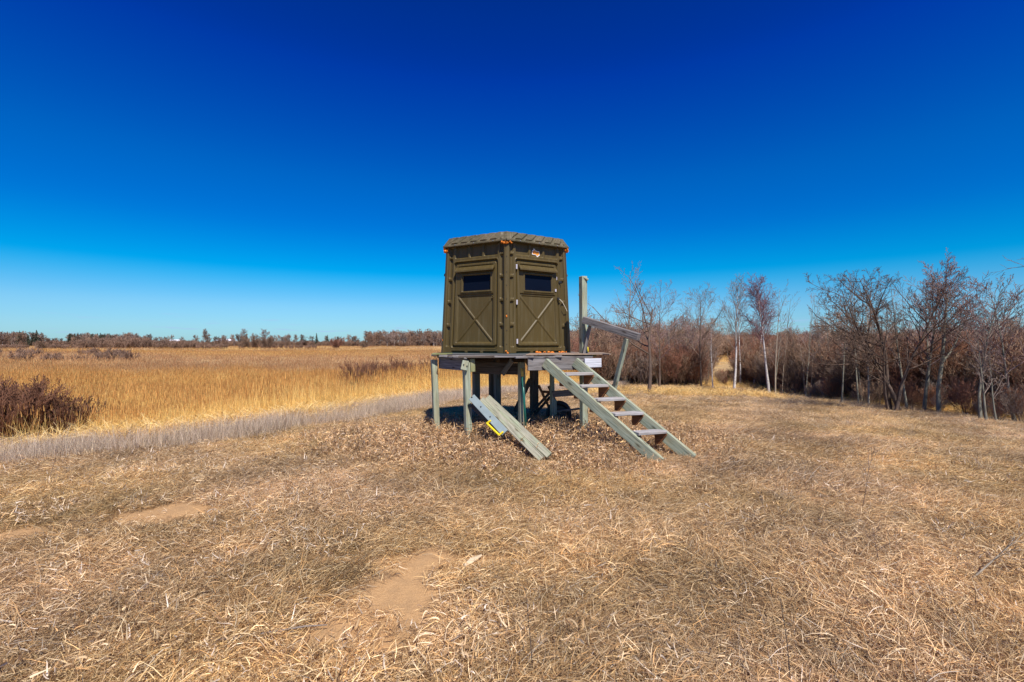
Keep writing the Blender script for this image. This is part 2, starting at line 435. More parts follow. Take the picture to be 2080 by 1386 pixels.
def build_matted():
    protos = [proto('matted_grass_source_%02d' % k, matted(k), M_straw) for k in range(12)]
    x, y = wedge(54000, .9, 15)
    keep = (left_d(x, y) < .4) & ~((np.hypot(x + .71, y - 7.15) < .22))
    x, y = x[keep], y[keep]
    x2, y2 = wedge(24000, 14, 46)
    k2 = (left_d(x2, y2) < 1.2)
    far = np.zeros(len(x), bool)
    x = np.concatenate([x, x2[k2]]); y = np.concatenate([y, y2[k2]]); far = np.concatenate([far, np.ones(k2.sum(), bool)])
    dens = .55 + .45 * wob(x, y, 1.1, 2)
    sm = sand_mask(x, y)
    keep = ((sm < .12) | (rng.uniform(0, 1, len(x)) < .03)) & (rng.uniform(0, 1, len(x)) < np.clip(dens + .55, .25, 1))
    x, y, far = x[keep], y[keep], far[keep]; n_ = len(x)
    z = height(x, y)
    yaw = 1.6 * wob(x, y, .8, 3) + .2 + rng.normal(0, 1, n_) * np.clip(1.15 - .12 * x, .45, 1.5)
    rot = np.stack([rng.normal(0, .06, n_), rng.normal(0, .06, n_), yaw], -1)
    s = rng.uniform(.60, 1.05, n_) * np.where(far, 1.55, 1.0)
    zs = s * rng.uniform(.6, 1.25, n_) * np.clip(1 + .6 * wob(x, y, 2.3, 1), .45, 1.6)
    scl = np.stack([s, s, zs], -1)
    t = np.clip(.5 + .8 * wob(x, y, .75, 0), 0, 1); t2 = np.clip(.5 + .8 * wob(x, y, 2.3, 4), 0, 1); t3 = np.clip(.5 + .9 * wob(x, y, 1.3, 2), 0, 1)
    tint = np.stack([1.18 + .14 * t, 1.08 + .15 * t + .02 * t3, .80 + .14 * t + .20 * t3], -1) * (.76 + .52 * t2)[:, None] * rng.uniform(.70, 1.35, (n_, 1))
    points_object('matted_grass', np.stack([x, y, z], -1), rot, scl, rng.integers(0, 12, n_), tint, protos, 'flattened dry straw coloured grass covering the low mound', 'grass')
build_matted()

def build_litter():
    protos = [proto('curled_leaf_source_%02d' % k, litter(k), M_straw) for k in range(8)]
    x, y = wedge(15000, .9, 15)
    wleft = np.clip(.62 - .08 * (x + 1.0), .22, 1.0) * np.clip(.5 + 1.1 * wob(x, y, 1.7, 1), .04, 1)
    keep = (rng.uniform(0, 1, len(x)) < wleft) & ((sand_mask(x, y) < .35) | (rng.uniform(0, 1, len(x)) < .12)) & (left_d(x, y) < .2)
    x, y = x[keep], y[keep]; n_ = len(x)
    s = rng.uniform(.8, 1.3, n_)
    tint = rng.uniform(.9, 1.3, (n_, 1)) * np.array([[1.14, 1.07, .96]])
    points_object('curled_dead_leaves', np.stack([x, y, height(x, y) + .006], -1), np.stack([rng.normal(0, .1, n_), rng.normal(0, .1, n_), rng.uniform(0, 6.28, n_)], -1),
                  np.stack([s, s, s], -1), rng.integers(0, 8, n_), tint, protos, 'curled pale dead leaves scattered through the matted grass', 'dead leaves')
build_litter()

def build_weeds():
    protos = [proto('dead_weed_source_%02d' % k, weedy(k), M_straw) for k in range(8)]
    x = rng.normal(.2, 2.4, 5200); y = rng.normal(7.7, 1.6, 5200)
    e = ((x - .2) / 3.9) ** 2 + ((y - 7.9) / 2.5) ** 2 + .3 * wob(x, y, 2.2, 2)
    keep = (rng.uniform(0, 1, len(x)) < 1 - smooth(.35, 1.25, e)) & (y > 5.3) & (np.hypot((x - 2.2) / .6, (y - 6.35) / .35) > 1) & (np.hypot((x - .42) / .45, (y - 6.25) / .35) > 1)
    x, y = x[keep], y[keep]; n_ = len(x)
    s = rng.uniform(.6, 1.3, n_) * np.clip(1.25 - .55 * (((x[:]) / 3.9) ** 2 + ((y - 7.9) / 2.4) ** 2), .5, 1.2)
    tint = rng.uniform(.6, 1.5, (n_, 1)) * np.array([[1.16, 1.04, .90]])
    points_object('dead_weeds', np.stack([x, y, height(x, y)], -1), np.stack([rng.normal(0, .15, n_), rng.normal(0, .15, n_), rng.uniform(0, 6.28, n_)], -1),
                  np.stack([s, s, s], -1), rng.integers(0, 8, n_), tint, protos, 'knee high brown curled weeds growing round the platform posts', 'weeds')
build_weeds()

def build_tufts():
    protos = [proto('grass_tuft_source_%02d' % k, tuft(k), M_straw) for k in range(8)]
    x, y = wedge(9000, 1.2, 30)
    wr = np.clip(.05 + .10 * (x - 3.5) / (1 + .05 * y), 0.02, .8) * np.clip(.5 + 1.0 * wob(x, y, 1.0, 0), .02, 1) + .35 * smooth(11, 17, y) + np.where((y < 2.6) & (x > .3), .05, 0)
    keep = (rng.uniform(0, 1, len(x)) < wr) & (sand_mask(x, y) < .1) & (left_d(x, y) < -.6)
    x, y = x[keep], y[keep]; n_ = len(x)
    s = rng.uniform(.45, 1.0, n_)
    t = .5 + .5 * wob(x, y, .9, 1)
    tint = rng.uniform(.88, 1.12, (n_, 1)) * np.stack([.96 + .06 * t, .92 + .1 * t, .88 + .16 * t], -1)
    points_object('standing_grass_tufts', np.stack([x, y, height(x, y)], -1), np.stack([rng.normal(0, .25, n_), rng.normal(.2, .3, n_), rng.uniform(0, 6.28, n_)], -1),
                  np.stack([s, s, s], -1), rng.integers(0, 8, n_), tint, protos, 'pale standing grass tufts on the right side of the mound', 'grass')
build_tufts()

def build_grey():
    protos = [proto('short_stem_source_%02d' % k, grey_short(k), M_straw) for k in range(6)]
    L = rng.uniform(-1.0, 1.2, 22000); x, y = edge_points(22000, L)
    keep = rng.uniform(0, 1, len(x)) < np.minimum(smooth(-.9, -.25, L + .30 * wob(x, y, 1.1, 2)), 1 - smooth(.7, 1.2, L)) * np.clip(.6 + .9 * wob(x, y, 1.5, 0), .12, 1)
    x, y = x[keep], y[keep]; n_ = len(x)
    s = rng.uniform(.5, 1.3, n_)
    points_object('short_grey_stems', np.stack([x, y, height(x, y)], -1), np.stack([rng.normal(0, .08, n_), rng.normal(0, .08, n_), rng.uniform(0, 6.28, n_)], -1),
                  np.stack([s, s, s], -1), rng.integers(0, 6, n_), rng.uniform(.72, 1.5, (n_, 1)) * np.array([[1.18, 1.08, .90]]), protos,
                  'band of short grey stems between the mound and the marsh', 'grass')
build_grey()

def build_gold():
    protos = [proto('golden_grass_source_%02d' % k, gold(k), M_straw) for k in range(6)]
    L = rng.uniform(.6, 2.2, 3600); x, y = edge_points(3600, L)
    keep = rng.uniform(0, 1, len(x)) < np.clip(.65 + .5 * wob(x, y, 1.2, 2), .2, 1)
    x, y = x[keep], y[keep]
    x2, y2 = wedge(1500, 16, 26); k = (x2 > 3) & (x2 < 12) & (y2 > 19)
    kx = [1430, 1545, 1640, 1750, 1850, 1950, 2080, 2260]; ky = [ground_at(a_, b_).y for a_, b_ in zip(kx, [786, 794, 806, 820, 832, 842, 856, 872])]
    px = rng.uniform(1430, 2260, 2600); y3 = np.interp(px, kx, ky) + rng.uniform(-.4, 9, 2600); x3 = (px - 1040) / 950 * y3
    x = np.concatenate([x, x2[k], x3]); y = np.concatenate([y, y2[k], y3]); n_ = len(x)
    s = rng.uniform(.7, 1.2, n_)
    points_object('golden_marsh_grass', np.stack([x, y, height(x, y)], -1), np.stack([rng.normal(0, .1, n_), rng.normal(0, .1, n_), rng.uniform(0, 6.28, n_)], -1),
                  np.stack([s, s, s], -1), rng.integers(0, 6, n_), rng.uniform(.9, 1.3, (n_, 1)) * np.array([[1.2, 1.08, .85]]), protos,
                  'golden bent grass along the edge of the marsh', 'grass')
build_gold()

def build_reeds():
    near = [proto('reed_source_%02d' % k, reeds(k), M_straw) for k in range(6)]
    farp = [proto('reed_source_%02d' % (k + 6), reeds(k, 90, 1.6, 1.1, .022), M_straw) for k in range(5)]
    vf = [proto('reed_source_%02d' % (k + 11), reeds(k, 120, 4.2, 1.0, .06), M_straw) for k in range(4)]
    xs, ys, ix, sc = [], [], [], []
    for n_, d0, d1, i0, i1, s0 in ((21000, 7, 48, 0, 6, 1.0), (13000, 44, 130, 6, 11, 1.0), (9000, 120, 430, 11, 15, 1.0)):
        x, y = wedge(n_, d0, d1, 1.25, 3)
        L = left_d(x, y)
        # the marsh lies to the left and behind the blind; a meadow opens behind the gap in the trees
        edge = np.interp(y, [0, 20, 30, 45, 60, 120, 400], [-30, 0, 5.0, 12, 15, 25, 40])
        keep = (L > 1.2) & (x < edge) & ~((np.abs(x * 26.2 / y + 7.5) < 1.9) & (y > 22) & (y < 26.6)) & ~((x < -10.0) & (x > -18) & (y < 12.6) & (y > 8.0))
        mead = (y > 44) & (x > edge) & (x < .54 * y) & (x > .34 * y)
        keep |= mead & (rng.uniform(0, 1, len(x)) < .5)
        x, y = x[keep], y[keep]; L = L[keep]
        xs.append(x); ys.append(y); ix.append(rng.integers(i0, i1, len(x)))
        sc.append(rng.uniform(.8, 1.2, len(x)) * np.minimum(1, .55 + .2 * L))
    x = np.concatenate(xs); y = np.concatenate(ys); ix = np.concatenate(ix); s = np.concatenate(sc); n_ = len(x)
    g = np.clip(.4 + 2.0 * wob(x * .35, y, .13, 1), 0, 1); g2 = np.clip(.5 + 1.8 * wob(x * .3, y, .045, 3), 0, 1)
    a = np.array([1.18, 1.14, 1.06]); bcol = np.array([1.56, 1.50, .92]); c = np.array([1.46, 1.50, 1.45])
    tint = a + (bcol - a) * g[:, None]; tint = tint + (c - tint) * (.5 * g2)[:, None]
    tint = tint * rng.uniform(.78, 1.25, (n_, 1))
    hz = rng.uniform(.8, 1.15, n_) * (1 + .28 * wob(x, y, .5, 2))
    points_object('marsh_reeds', np.stack([x, y, height(x, y)], -1), np.stack([rng.normal(0, .05, n_), rng.normal(0, .05, n_), rng.uniform(0, 6.28, n_)], -1),
                  np.stack([s, s, s * hz], -1), ix, tint, near + farp + vf, 'wide field of golden dead reeds and cattails in the marsh', 'reeds')
build_reeds()

# ------------------------------------------------------------------ bare trees and shrubs
def tubes(chains):
    """chains: list of (points (k,3), radii (k,), sides) -> V, F"""
    groups = {}
    for p, r, s in chains: groups.setdefault((len(p), s), []).append((p, r))
    Vs, Fs, off = [], [], 0
    for (k, s), lst in groups.items():
        Pn = np.array([p for p, _ in lst]); Rn = np.array([r for _, r in lst])
        d = Pn[:, -1] - Pn[:, 0]; d /= np.linalg.norm(d, axis=1)[:, None] + 1e-9
        ref = np.where(np.abs(d[:, 2:3]) < .9, np.array([[0, 0, 1.0]]), np.array([[1.0, 0, 0]]))
        u = np.cross(d, ref); u /= np.linalg.norm(u, axis=1)[:, None]; v = np.cross(d, u)
        an = np.arange(s) * 2 * math.pi / s
        ring = u[:, None, :] * np.cos(an)[None, :, None] + v[:, None, :] * np.sin(an)[None, :, None]
        VV = Pn[:, :, None, :] + ring[:, None, :, :] * Rn[:, :, None, None]
        m_ = len(lst)
        b0 = (np.arange(m_) * k * s)[:, None, None] + (np.arange(k - 1) * s)[None, :, None]
        jj = np.arange(s)[None, None, :]; j2_ = (jj + 1) % s
        FF = np.stack([b0 + jj, b0 + j2_, b0 + s + j2_, b0 + s + jj], -1).reshape(-1, 4) + off
        Vs.append(VV.reshape(-1, 3)); Fs.append(FF); off += m_ * k * s
    return np.vstack(Vs), np.vstack(Fs)

def unit(v): return v / (np.linalg.norm(v) + 1e-9)
def perp_rand(d, rg):
    a = rg.normal(0, 1, 3); a -= d * a.dot(d); return unit(a)

class Tree:
    def __init__(s, seed): s.rg = np.random.default_rng(seed); s.big = []; s.small = []
    def branch(s, p, d, L, r, lev, S):
        rg = s.rg; nseg = 5 if lev == 0 else (4 if lev == 1 else 3)
        pts = [np.array(p, float)]; d = unit(np.array(d, float))
        for k in range(nseg):
            d = unit(d + rg.normal(0, S['wig'][min(lev, len(S['wig']) - 1)], 3) + np.array([0, 0, S['up'][min(lev, len(S['up']) - 1)]]) / nseg)
            pts.append(pts[-1] + d * L / nseg)
        pts = np.array(pts); tip = S.get('tip', .12)
        rad = np.maximum(r * np.linspace(1, tip if lev == 0 else .35, nseg + 1), S['rmin'])
        (s.big if lev == 0 or (lev == 1 and S.get('limbs')) else s.small).append((pts, rad, 6 if lev == 0 else (4 if lev == 1 else 3)))
        if lev >= len(S['n']): return
        nb = S['n'][lev]
        t0 = S['t0'][min(lev, len(S['t0']) - 1)]
        for b_ in range(nb):
            t = t0 + (1 - t0) * ((b_ + rg.uniform(0, 1)) / nb) * .97
            f = t * nseg; i_ = min(int(f), nseg - 1); q = pts[i_] + (pts[i_ + 1] - pts[i_]) * (f - i_)
            dd = unit(pts[i_ + 1] - pts[i_]); an = R(rg.uniform(*S['ang'][min(lev, len(S['ang']) - 1)]))
            nd = dd * math.cos(an) + perp_rand(dd, rg) * math.sin(an)
            shape = S.get('shape', 'cone')
            ls = (1.05 - .72 * t) if (lev == 0 and shape == 'cone') else ((.55 + .45 * math.sin(math.pi * min(1, t * 1.05))) if lev == 0 else (1.1 - .6 * t))
            s.branch(q, nd, L * S['len'][min(lev, len(S['len']) - 1)] * ls * rg.uniform(.75, 1.2), max(rad[i_] * S['rr'], S['rmin']), lev + 1, S)

SP = dict(
 poplar=dict(n=[16, 6, 5], ang=[(28, 48), (25, 50), (25, 50)], len=[.42, .42, .45], up=[.05, .35, .2], wig=[.035, .06, .10], t0=[.34, .25, .2], rr=.45, rmin=.0045, shape='cone'),
 dense=dict(n=[18, 7, 6], ang=[(30, 60), (30, 60), (30, 60)], len=[.40, .50, .50], up=[.05, .3, .2], wig=[.06, .09, .13], t0=[.28, .2, .15], rr=.5, rmin=.005, shape='round'),
 birch=dict(n=[26, 8, 6], ang=[(22, 42), (25, 55), (30, 60)], len=[.27, .50, .50], up=[.02, .35, .1], wig=[.03, .06, .12], t0=[.40, .15, .1], rr=.4, rmin=.0045, shape='round'),
 sapling=dict(n=[10, 5, 4], ang=[(22, 45), (25, 50), (25, 50)], len=[.34, .40, .40], up=[.05, .3, .2], wig=[.035, .07, .1], t0=[.3, .25, .2], rr=.45, rmin=.0035, shape='cone'),
 oak=dict(n=[7, 8, 7, 4], ang=[(35, 70), (30, 60), (30, 60), (30, 60)], len=[.72, .48, .45, .45], up=[.05, .25, .2, .1], wig=[.10, .11, .14, .15], t0=[.35, .25, .2, .2], rr=.58, rmin=.0045, shape='round', limbs=True, tip=.4),
)
def tree_meshes(kind, hgt, r, lean=(0, 0), seed=0, stems=1, spread=.0, over=None):
    S = dict(SP[kind]); 
    if over: S.update(over)
    T = Tree(seed)
    for k in range(stems):
        d = np.array([lean[0], lean[1], 1.0]) + (T.rg.normal(0, spread, 3) * np.array([1, 1, 0]) if stems > 1 else 0)
        T.branch(np.array([T.rg.normal(0, .05 * stems), T.rg.normal(0, .05 * stems), -.08]) if stems > 1 else np.array([0, 0, -.08]), d, hgt * (1 if k == 0 else T.rg.uniform(.7, 1)), r * (1 if k == 0 else .75), 0, S)
    # root flare
    for c in T.big[:stems]: c[1][0] *= 1.25
    return T
def shrub_tree(hgt, seed, stems=14, flare=.55, twigs=(5, 4), rmin=.005, r=.014):
    S = dict(n=[9, twigs[0], twigs[1]], ang=[(16, 42), (20, 46), (22, 50)], len=[.42, .45, .45], up=[.15, .45, .35], wig=[.09, .12, .15], t0=[.15, .15, .1], rr=.6, rmin=rmin, shape='round')
    T = Tree(seed)
    for k in range(stems):
        a = T.rg.uniform(0, 6.28); q = T.rg.uniform(0, 1) ** .5
        d = np.array([math.cos(a) * flare * q, math.sin(a) * flare * q, 1.0])
        T.branch(np.array([math.cos(a) * .22 * q * hgt * .4, math.sin(a) * .22 * q * hgt * .4, -.05]), d, hgt * T.rg.uniform(.7, 1.05), r, 0, S)
    return T

MB_grey = mat_bark('grey_green_bark', (.15, .145, .11), (.28, .265, .205))
MB_pale = mat_bark('pale_poplar_bark', (.30, .25, .18), (.45, .385, .29))
MB_white = mat_bark('white_birch_bark', (.78, .75, .70), (.60, .56, .52), bands=True, scale=9)
MB_dark = mat_bark('dark_bark', (.085, .06, .045), (.17, .125, .095))
MT_red = mat_bark('red_brown_twigs', (.22, .11, .075), (.36, .19, .135))
MT_brown = mat_bark('brown_twigs', (.21, .14, .095), (.36, .25, .175))
MT_dark = mat_bark('dark_brown_twigs', (.10, .068, .05), (.19, .13, .095))
MT_grey = mat_bark('grey_twigs', (.22, .17, .14), (.34, .27, .22))
MT_purple = mat_bark('purple_brown_twigs', (.19, .125, .115), (.31, .215, .19))
MT_birch = mat_bark('birch_red_twigs', (.22, .10, .11), (.34, .18, .19))
MT_shrub = mat_bark('dark_red_shrub_twigs', (.16, .078, .045), (.31, .16, .10))

def make_tree(name, T, loc, mt, mc, label, cat, group=None, rz=0, scale=1.0):
    root = empty(name, loc, rz, label=label, cat=cat, group=group); root.scale = (scale,) * 3
    v, f = tubes(T.big); link('trunk', numpy_mesh('trunk', v, f, [mt], smoothed=True), root)
    v, f = tubes(T.small); link('crown', numpy_mesh('crown', v, f, [mc], smoothed=True), root)
    return root
def copy_tree(root, loc, rz, scale, label=None):
    r_ = root.copy(); COL.objects.link(r_); r_.location = loc; r_.rotation_euler = (0, 0, rz); r_.scale = scale
    if label: r_['label'] = label
    for ch in list(root.children):
        c_ = ch.copy(); COL.objects.link(c_); c_.parent = r_
    return r_

def tree_px(name, kind, bx, by, top_x, top_y, rad, mt, mc, label, seed, cat='tree', stems=1, spread=0, over=None, hide_base=None, d=None, group=None):
    """base seen at (bx,by) on the ground, top at (top_x,top_y)"""
    g = ground_at(bx, by)
    if d: g = Vector(((bx - 1040) / 950 * d, d, 0)); g.z = H(g.x, g.y)
    topz = EYE - (top_y - 695.0) / 950.0 * g.y
    h_ = topz - g.z; lx = ((top_x - 1040) / 950 * g.y - g.x) / h_
    L = math.hypot(h_, lx * h_) * 1.02
    return make_tree(name, tree_meshes(kind, L, rad, (lx, 0), seed, stems, spread, over), g, mt, mc, label, cat, group)

tree_px('poplar_tree', 'poplar', 1281, 776, 1270, 556, .10, MB_pale, MT_grey, 'tall pale bare poplar standing just right of the stair handrail', 101, over=dict(n=[17, 6, 5]))
tree_px('crooked_tree', 'oak', 1318, 801, 1335, 612, .085, MB_dark, MT_brown, 'small dark crooked bare tree alone in the grass in front of the wood', 102, over=dict(n=[7, 7, 6, 3], up=[.1, .5, .3, .2]))
tree_px('multi_stemmed_sapling', 'sapling', 1357, 782, 1366, 640, .035, MB_pale, MT_grey, 'slim pale sapling with two forks between the dark crooked tree and the stem cluster', 103, stems=2, spread=.08)
tree_px('stem_cluster', 'sapling', 1398, 779, 1392, 606, .04, MB_pale, MT_grey, 'cluster of straight thin pale stems left of the gap in the trees', 104, stems=6, spread=.07)
tree_px('maple_tree', 'dense', 1340, 778, 1345, 602, .06, MB_dark, MT_purple, 'purplish bushy bare tree behind the dark crooked tree', 105, d=29)
tree_px('slender_dark_tree', 'dense', 1424, 772, 1413, 600, .06, MB_dark, MT_brown, 'slender dark bare tree at the left side of the gap', 106, d=31)
tree_px('twin_sapling', 'sapling', 1222, 772, 1212, 628, .04, MB_pale, MT_grey, 'pair of thin pale saplings seen between the tall stair post and the handrail', 107, stems=3, spread=.08)
tree_px('birch_tree', 'birch', 1491, 792, 1490, 584, .07, MB_white, MT_grey, 'bright white birch with grey crown, on the right side of the gap', 108)
tree_px('birch_tree', 'sapling', 1503, 786, 1505, 606, .055, MB_white, MT_grey, 'thin straight white birch close behind the bright birch by the gap', 109)
tree_px('birch_tree', 'birch', 1563, 800, 1534, 584, .07, MB_white, MT_birch, 'leaning white birch with a dense purple red crown', 110, over=dict(n=[34, 9, 7], t0=[.46, .1, .1]))
tree_px('birch_tree', 'birch', 1530, 795, 1560, 622, .06, MB_white, MT_red, 'shorter reddish birch tucked behind the leaning purple crowned birch', 111, d=33)
tree_px('birch_sapling', 'sapling', 1448, 790, 1449, 668, .035, MB_white, MT_grey, 'short thin white birch standing alone in the middle of the gap', 112)
tree_px('sapling_tree', 'sapling', 1597, 800, 1598, 606, .045, MB_grey, MT_grey, 'thin bare pole tree rising from the thicket right of the purple crowned birch', 113, d=34)
tree_px('sapling_tree', 'sapling', 1662, 800, 1662, 600, .04, MB_grey, MT_grey, 'thin bare pole tree just left of the wide limbed dark tree', 114, d=34)
def limb_tree():
    g = ground_at(1800, 836); d = g.y
    T = Tree(201); S = dict(SP['oak']); S.update(n=[11, 8, 6, 3], len=[.42, .45, .45, .5], up=[.35, .3, .2], t0=[.3, .2, .2], limbs=False, tip=.1, rmin=.0035)
    for (tx, ty, sx, r_) in ((1675, 602, 1822, .07), (1776, 556, 1812, .075), (1722, 600, 1826, .05), (1850, 575, 1806, .06), (1742, 640, 1790, .045)):
        top = P(tx, ty, d); a_ = Vector(((sx - 1040) / 950 * d, d + random.uniform(-.3, .3), g.z))
        v_ = np.array(top - a_); v_[1] = random.uniform(-.5, .5)
        T.branch(np.array(a_ - g), unit(v_ - np.array([0, 0, .5])), np.linalg.norm(v_), r_, 0, S)
    make_tree('wide_limbed_tree', T, g, MB_dark, MT_dark, 'wide dark tree with long limbs leaning out left above the thicket', 'tree')
limb_tree()
tree_px('poplar_tree', 'poplar', 1876, 838, 1876, 548, .052, MB_grey, MT_purple, 'tall straight grey green trunk tree, left of the forked one', 115, over=dict(n=[20, 7, 5], t0=[.3, .2, .2]))
tree_px('poplar_tree', 'poplar', 1887, 836, 1893, 575, .036, MB_grey, MT_grey, 'thinner grey green trunk pressed close beside the tall straight trunk', 116)
def fork_tree():
    g = ground_at(1907, 842); d = g.y; T = Tree(202); S = dict(SP['dense']); S.update(up=[.15, .35, .2])
    fork = P(1913, 738, d) - g
    T.big.append((np.array([[0, 0, -.1], [-.02, 0, .5 * fork.z], list(fork)]), np.array([.066, .056, .05]), 7))
    for tx, ty, r_ in ((1900, 585, .042), (1941, 552, .047), (1985, 625, .033)):
        v_ = np.array(P(tx, ty, d) - (fork + g)); T.branch(np.array(fork), v_ - np.array([0, 0, .2]), np.linalg.norm(v_), r_, 0, S)
    make_tree('forked_tree', T, g, MB_grey, MT_purple, 'stout forked grey tree with bushy crown, thickest trunk in the wood edge', 'tree')
fork_tree()
tree_px('bent_tree', 'poplar', 1992, 856, 2003, 575, .042, MB_grey, MT_grey, 'pale bent tree curving left before rising, right of the forked tree', 117, over=dict(wig=[.10, .08, .1]))
tree_px('sapling_tree', 'sapling', 2022, 860, 2012, 690, .035, MB_grey, MT_grey, 'short greenish sapling between the bent tree and the last trunk', 118, stems=2, spread=.06)
tree_px('poplar_tree', 'dense', 2061, 858, 2063, 590, .042, MB_grey, MT_purple, 'greenish trunk with forked side branches nearest the picture edge', 119)
def edge_tree():
    g = Vector((16.9, 12.6, H(16.9, 12.6))); T = tree_meshes('oak', 6.3, .14, (-.05, 0), 301, over=dict(tip=.1, rmin=.0035, n=[8, 9, 8, 4]))
    make_tree('overhanging_tree', T, g, MB_dark, MT_dark, 'large dark tree mostly outside the view, its branch tips reaching in over the wood', 'tree')
edge_tree()

# thicket shrubs along the wood edge: individuals in front, the mass behind as stuff
shrubT = [shrub_tree(2.5, 400 + k, 12, .62, (7, 6), .0042, .022) for k in range(4)] + [shrub_tree(2.3, 410 + k, 11, .72, (7, 6), .0042, .026) for k in range(3)]
def shrub_obj_meshes(T):
    v1, f1 = tubes(T.big); v2, f2 = tubes(T.small); return (v1, f1, v2, f2)
front_protos = []
GL = ['dark bushy bare shrub in the front row of the thicket by the right hand wood']
row = [(1580, 800), (1600, 803), (1622, 806), (1646, 808), (1668, 812), (1692, 816), (1716, 820), (1742, 823), (1765, 826), (1790, 828), (1850, 826), (1940, 836), (2040, 846)]
k = 0
for bx, by in row:
    for rep in range(2):
        g = ground_at(bx + random.uniform(-14, 14), by - 4 - rep * 7 + random.uniform(-3, 3))
        s = random.uniform(.80, 1.02) * (1.0 if bx > 1640 else .8)
        if k < 7:
            o = make_tree('thicket_shrub', shrubT[k], g, MB_dark, [MT_dark, MT_brown, MT_dark, MT_brown][k % 4], GL[0], 'shrub', 'shrubs in the front row of the thicket', random.uniform(0, 6), s)
            front_protos.append(o)
        else:
            copy_tree(random.choice(front_protos), g, random.uniform(0, 6), (s, s, s * random.uniform(.8, 1.1)))
        k += 1
# saplings inside the thicket
sap_protos = []
for i_ in range(46):
    px = random.uniform(1565, 2110); dd = random.uniform(14, 32)
    x_ = (px - 1040) / 950 * dd
    if ground_at(px, 0 + 800 + (px - 1500) * .11).y > dd: dd = ground_at(px, 800 + (px - 1500) * .11).y + random.uniform(.5, 6); x_ = (px - 1040) / 950 * dd
    loc = Vector((x_, dd, H(x_, dd))); s = random.uniform(.7, 1.15)
    if i_ < 5:
        sap_protos.append(make_tree('thicket_sapling', tree_meshes('sapling', 4.4, .03, (random.uniform(-.1, .1), 0), 500 + i_), loc, MB_grey if i_ % 2 else MB_pale, MT_grey if i_ % 2 else MT_brown,
                                    'thin bare sapling standing in the thicket of the right hand wood', 'tree', 'thin saplings in the thicket', random.uniform(0, 6), s))
    else: copy_tree(random.choice(sap_protos), loc, random.uniform(0, 6), (s, s, s * random.uniform(.85, 1.1)))

def brush_protos(nm, Ts, mats):
    res = []
    for k_, (T, (m1, m2)) in enumerate(zip(Ts, mats)):
        v1, f1 = tubes(T.big); v2, f2 = tubes(T.small)
        me_ = numpy_mesh('%s_source_%02d' % (nm, k_), np.vstack([v1, v2]), np.vstack([f1, f2 + len(v1)]), [m1, m2])
        mi = np.zeros(len(f1) + len(f2), np.int32); mi[len(f1):] = 1; me_.polygons.foreach_set('material_index', mi)
        res.append(bpy.data.objects.new(me_.name, me_))
    return res

